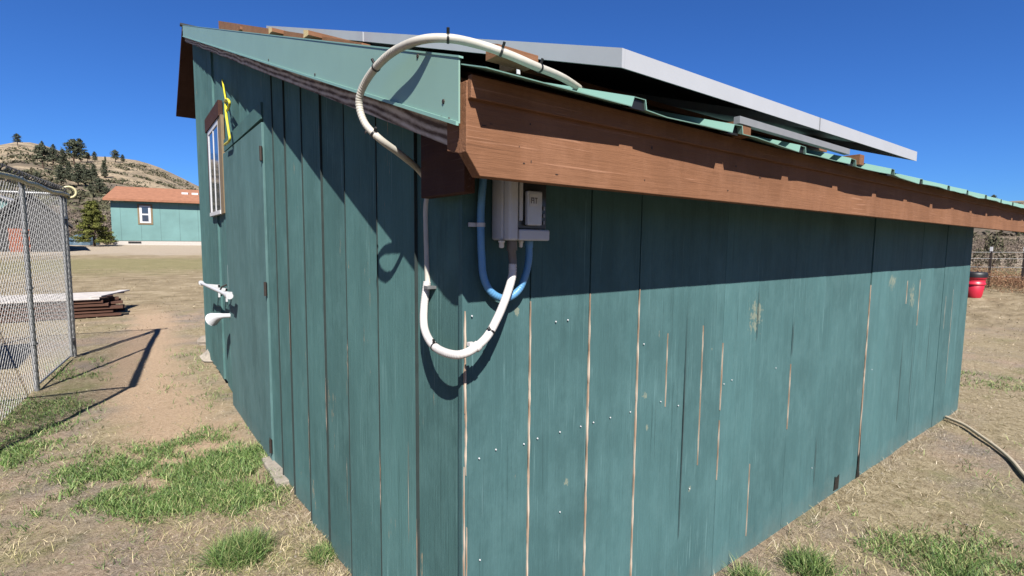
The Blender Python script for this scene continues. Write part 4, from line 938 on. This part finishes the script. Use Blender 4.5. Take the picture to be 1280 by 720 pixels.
blades('dry_grass',XY,rng.uniform(.010,.055,len(XY)),rng.uniform(.0010,.0024,len(XY))*(1+rr_*.16),M['straw'],(.75,1.6),'short dry straw and dead grass over the dirt','grass')
XY=sample(420000,1.1,5.5,-.9,2.9); XY=XY[~inshed(XY[:,0],XY[:,1])]
mk=pmask(XY,[(230,690,270,85,1),(400,640,60,60,.8),(60,640,130,60,.6),(1150,700,160,50,.6),(1230,640,90,40,.35),(130,560,150,50,.35)]); nn=np.array([.6+.9*nz(x,y,1.9,51)+.5*nz(x,y,7,52) for x,y in XY]); k_=rng.random(len(XY))<np.clip(mk*nn,0,1)*.95; XY=XY[k_]; nn=nn[k_]
blades('dry_grass',XY,rng.uniform(.02,.085,len(XY)),rng.uniform(.0013,.003,len(XY)),M['turf'],(.5,1.5),'yellowing matted turf between the grass tufts in the foreground','grass',rv=np.clip(rng.random(len(XY))*.8+.25*(nn-.5),0,1))
XY=sample(90000,11,26,-.6,2.7); XY=XY[~inshed(XY[:,0],XY[:,1])]; nn=np.array([.45+.9*nz(x,y,.6,31)+.4*nz(x,y,2.2,32) for x,y in XY]); XY=XY[rng.random(len(XY))<np.clip(nn,0,1)]
blades('dry_grass',XY,rng.uniform(.02,.07,len(XY)),rng.uniform(.008,.02,len(XY)),M['straw'],(.6,1.5),'patchy dry turf out in the open field','grass',rv=np.clip(rng.random(len(XY))*.75,0,1))
# straw along foot of walls
t=rng.random(9000); n1=2600
XYa=np.column_stack([rng.uniform(1.2,5.8,n1),-.03-np.abs(rng.normal(0,.06,n1))]); XYb=np.column_stack([-.04-np.abs(rng.normal(0,.05,2600)),rng.uniform(.2,2.9,2600)])
XY=np.concatenate([XYa,XYb]); blades('dry_grass',XY,rng.uniform(.02,.10,len(XY)),rng.uniform(.0015,.0032,len(XY)),M['straw'],(.6,1.6),'longer straw caught along the foot of the shed walls','grass')
def tuft(px,py,rad,n,L,lab):
    n=int(n*1.4)
    P=onz((px,py),0); r=rad*rng.random(n)**.62*(1+.25*rng.normal(size=n)*.6); a=rng.uniform(0,6.28,n); XY=np.column_stack([P[0]+r*np.cos(a),P[1]+r*np.sin(a)])
    XY[:,0]=np.where((XY[:,1]>-.02)&(XY[:,0]>-.04)&(XY[:,0]<1),-.045,XY[:,0])
    XY[:,1]=np.where((XY[:,0]>0)&(XY[:,1]>-.03),-.035,XY[:,1])
    blades('grass_tuft',XY,rng.uniform(.4,1.,n)*L,rng.uniform(.002,.0042,n),M['green_grass'],(.1,1.25),lab,'grass tuft',rv=np.clip(rng.random(n)*.95,0,1),kind=None,origin=tuple(P))
tuft(300,694,.125,2600,.15,'round green grass tuft standing alone in dry grass at bottom left')
tuft(405,694,.075,500,.10,'small green grass tuft against the foot of the side wall')
tuft(1012,712,.10,650,.17,'bright green grass tuft near the foot of the long wall')
tuft(938,726,.08,400,.13,'low green grass tuft cut by the bottom edge, nearest the long wall')
tuft(1205,720,.13,600,.12,'spreading green grass tuft at the bottom right corner')
# pebbles scattered as stuff
b=MB()
XY=sample(9000,1.3,8,-1,2.9)
for x,y in XY:
    if inshed(np.array(x),np.array(y)): continue
    s=random.uniform(.002,.008)*random.choice([.6,1,1.4]); z=H(x,y); vs=[]
    for v in [(1,0,0),(0,1,0),(-1,0,0),(0,-1,0),(0,0,1),(0,0,-1)]: vs.append((x+v[0]*s*random.uniform(.6,1.3),y+v[1]*s*random.uniform(.6,1.3),z+v[2]*s*random.uniform(.4,.8)))
    b.add(vs,[(0,1,4),(1,2,4),(2,3,4),(3,0,4),(1,0,5),(2,1,5),(3,2,5),(0,3,5)])
tag(b.build('pebbles',M['rock'],None),'small loose pebbles on the dirt','pebbles',kind='stuff')
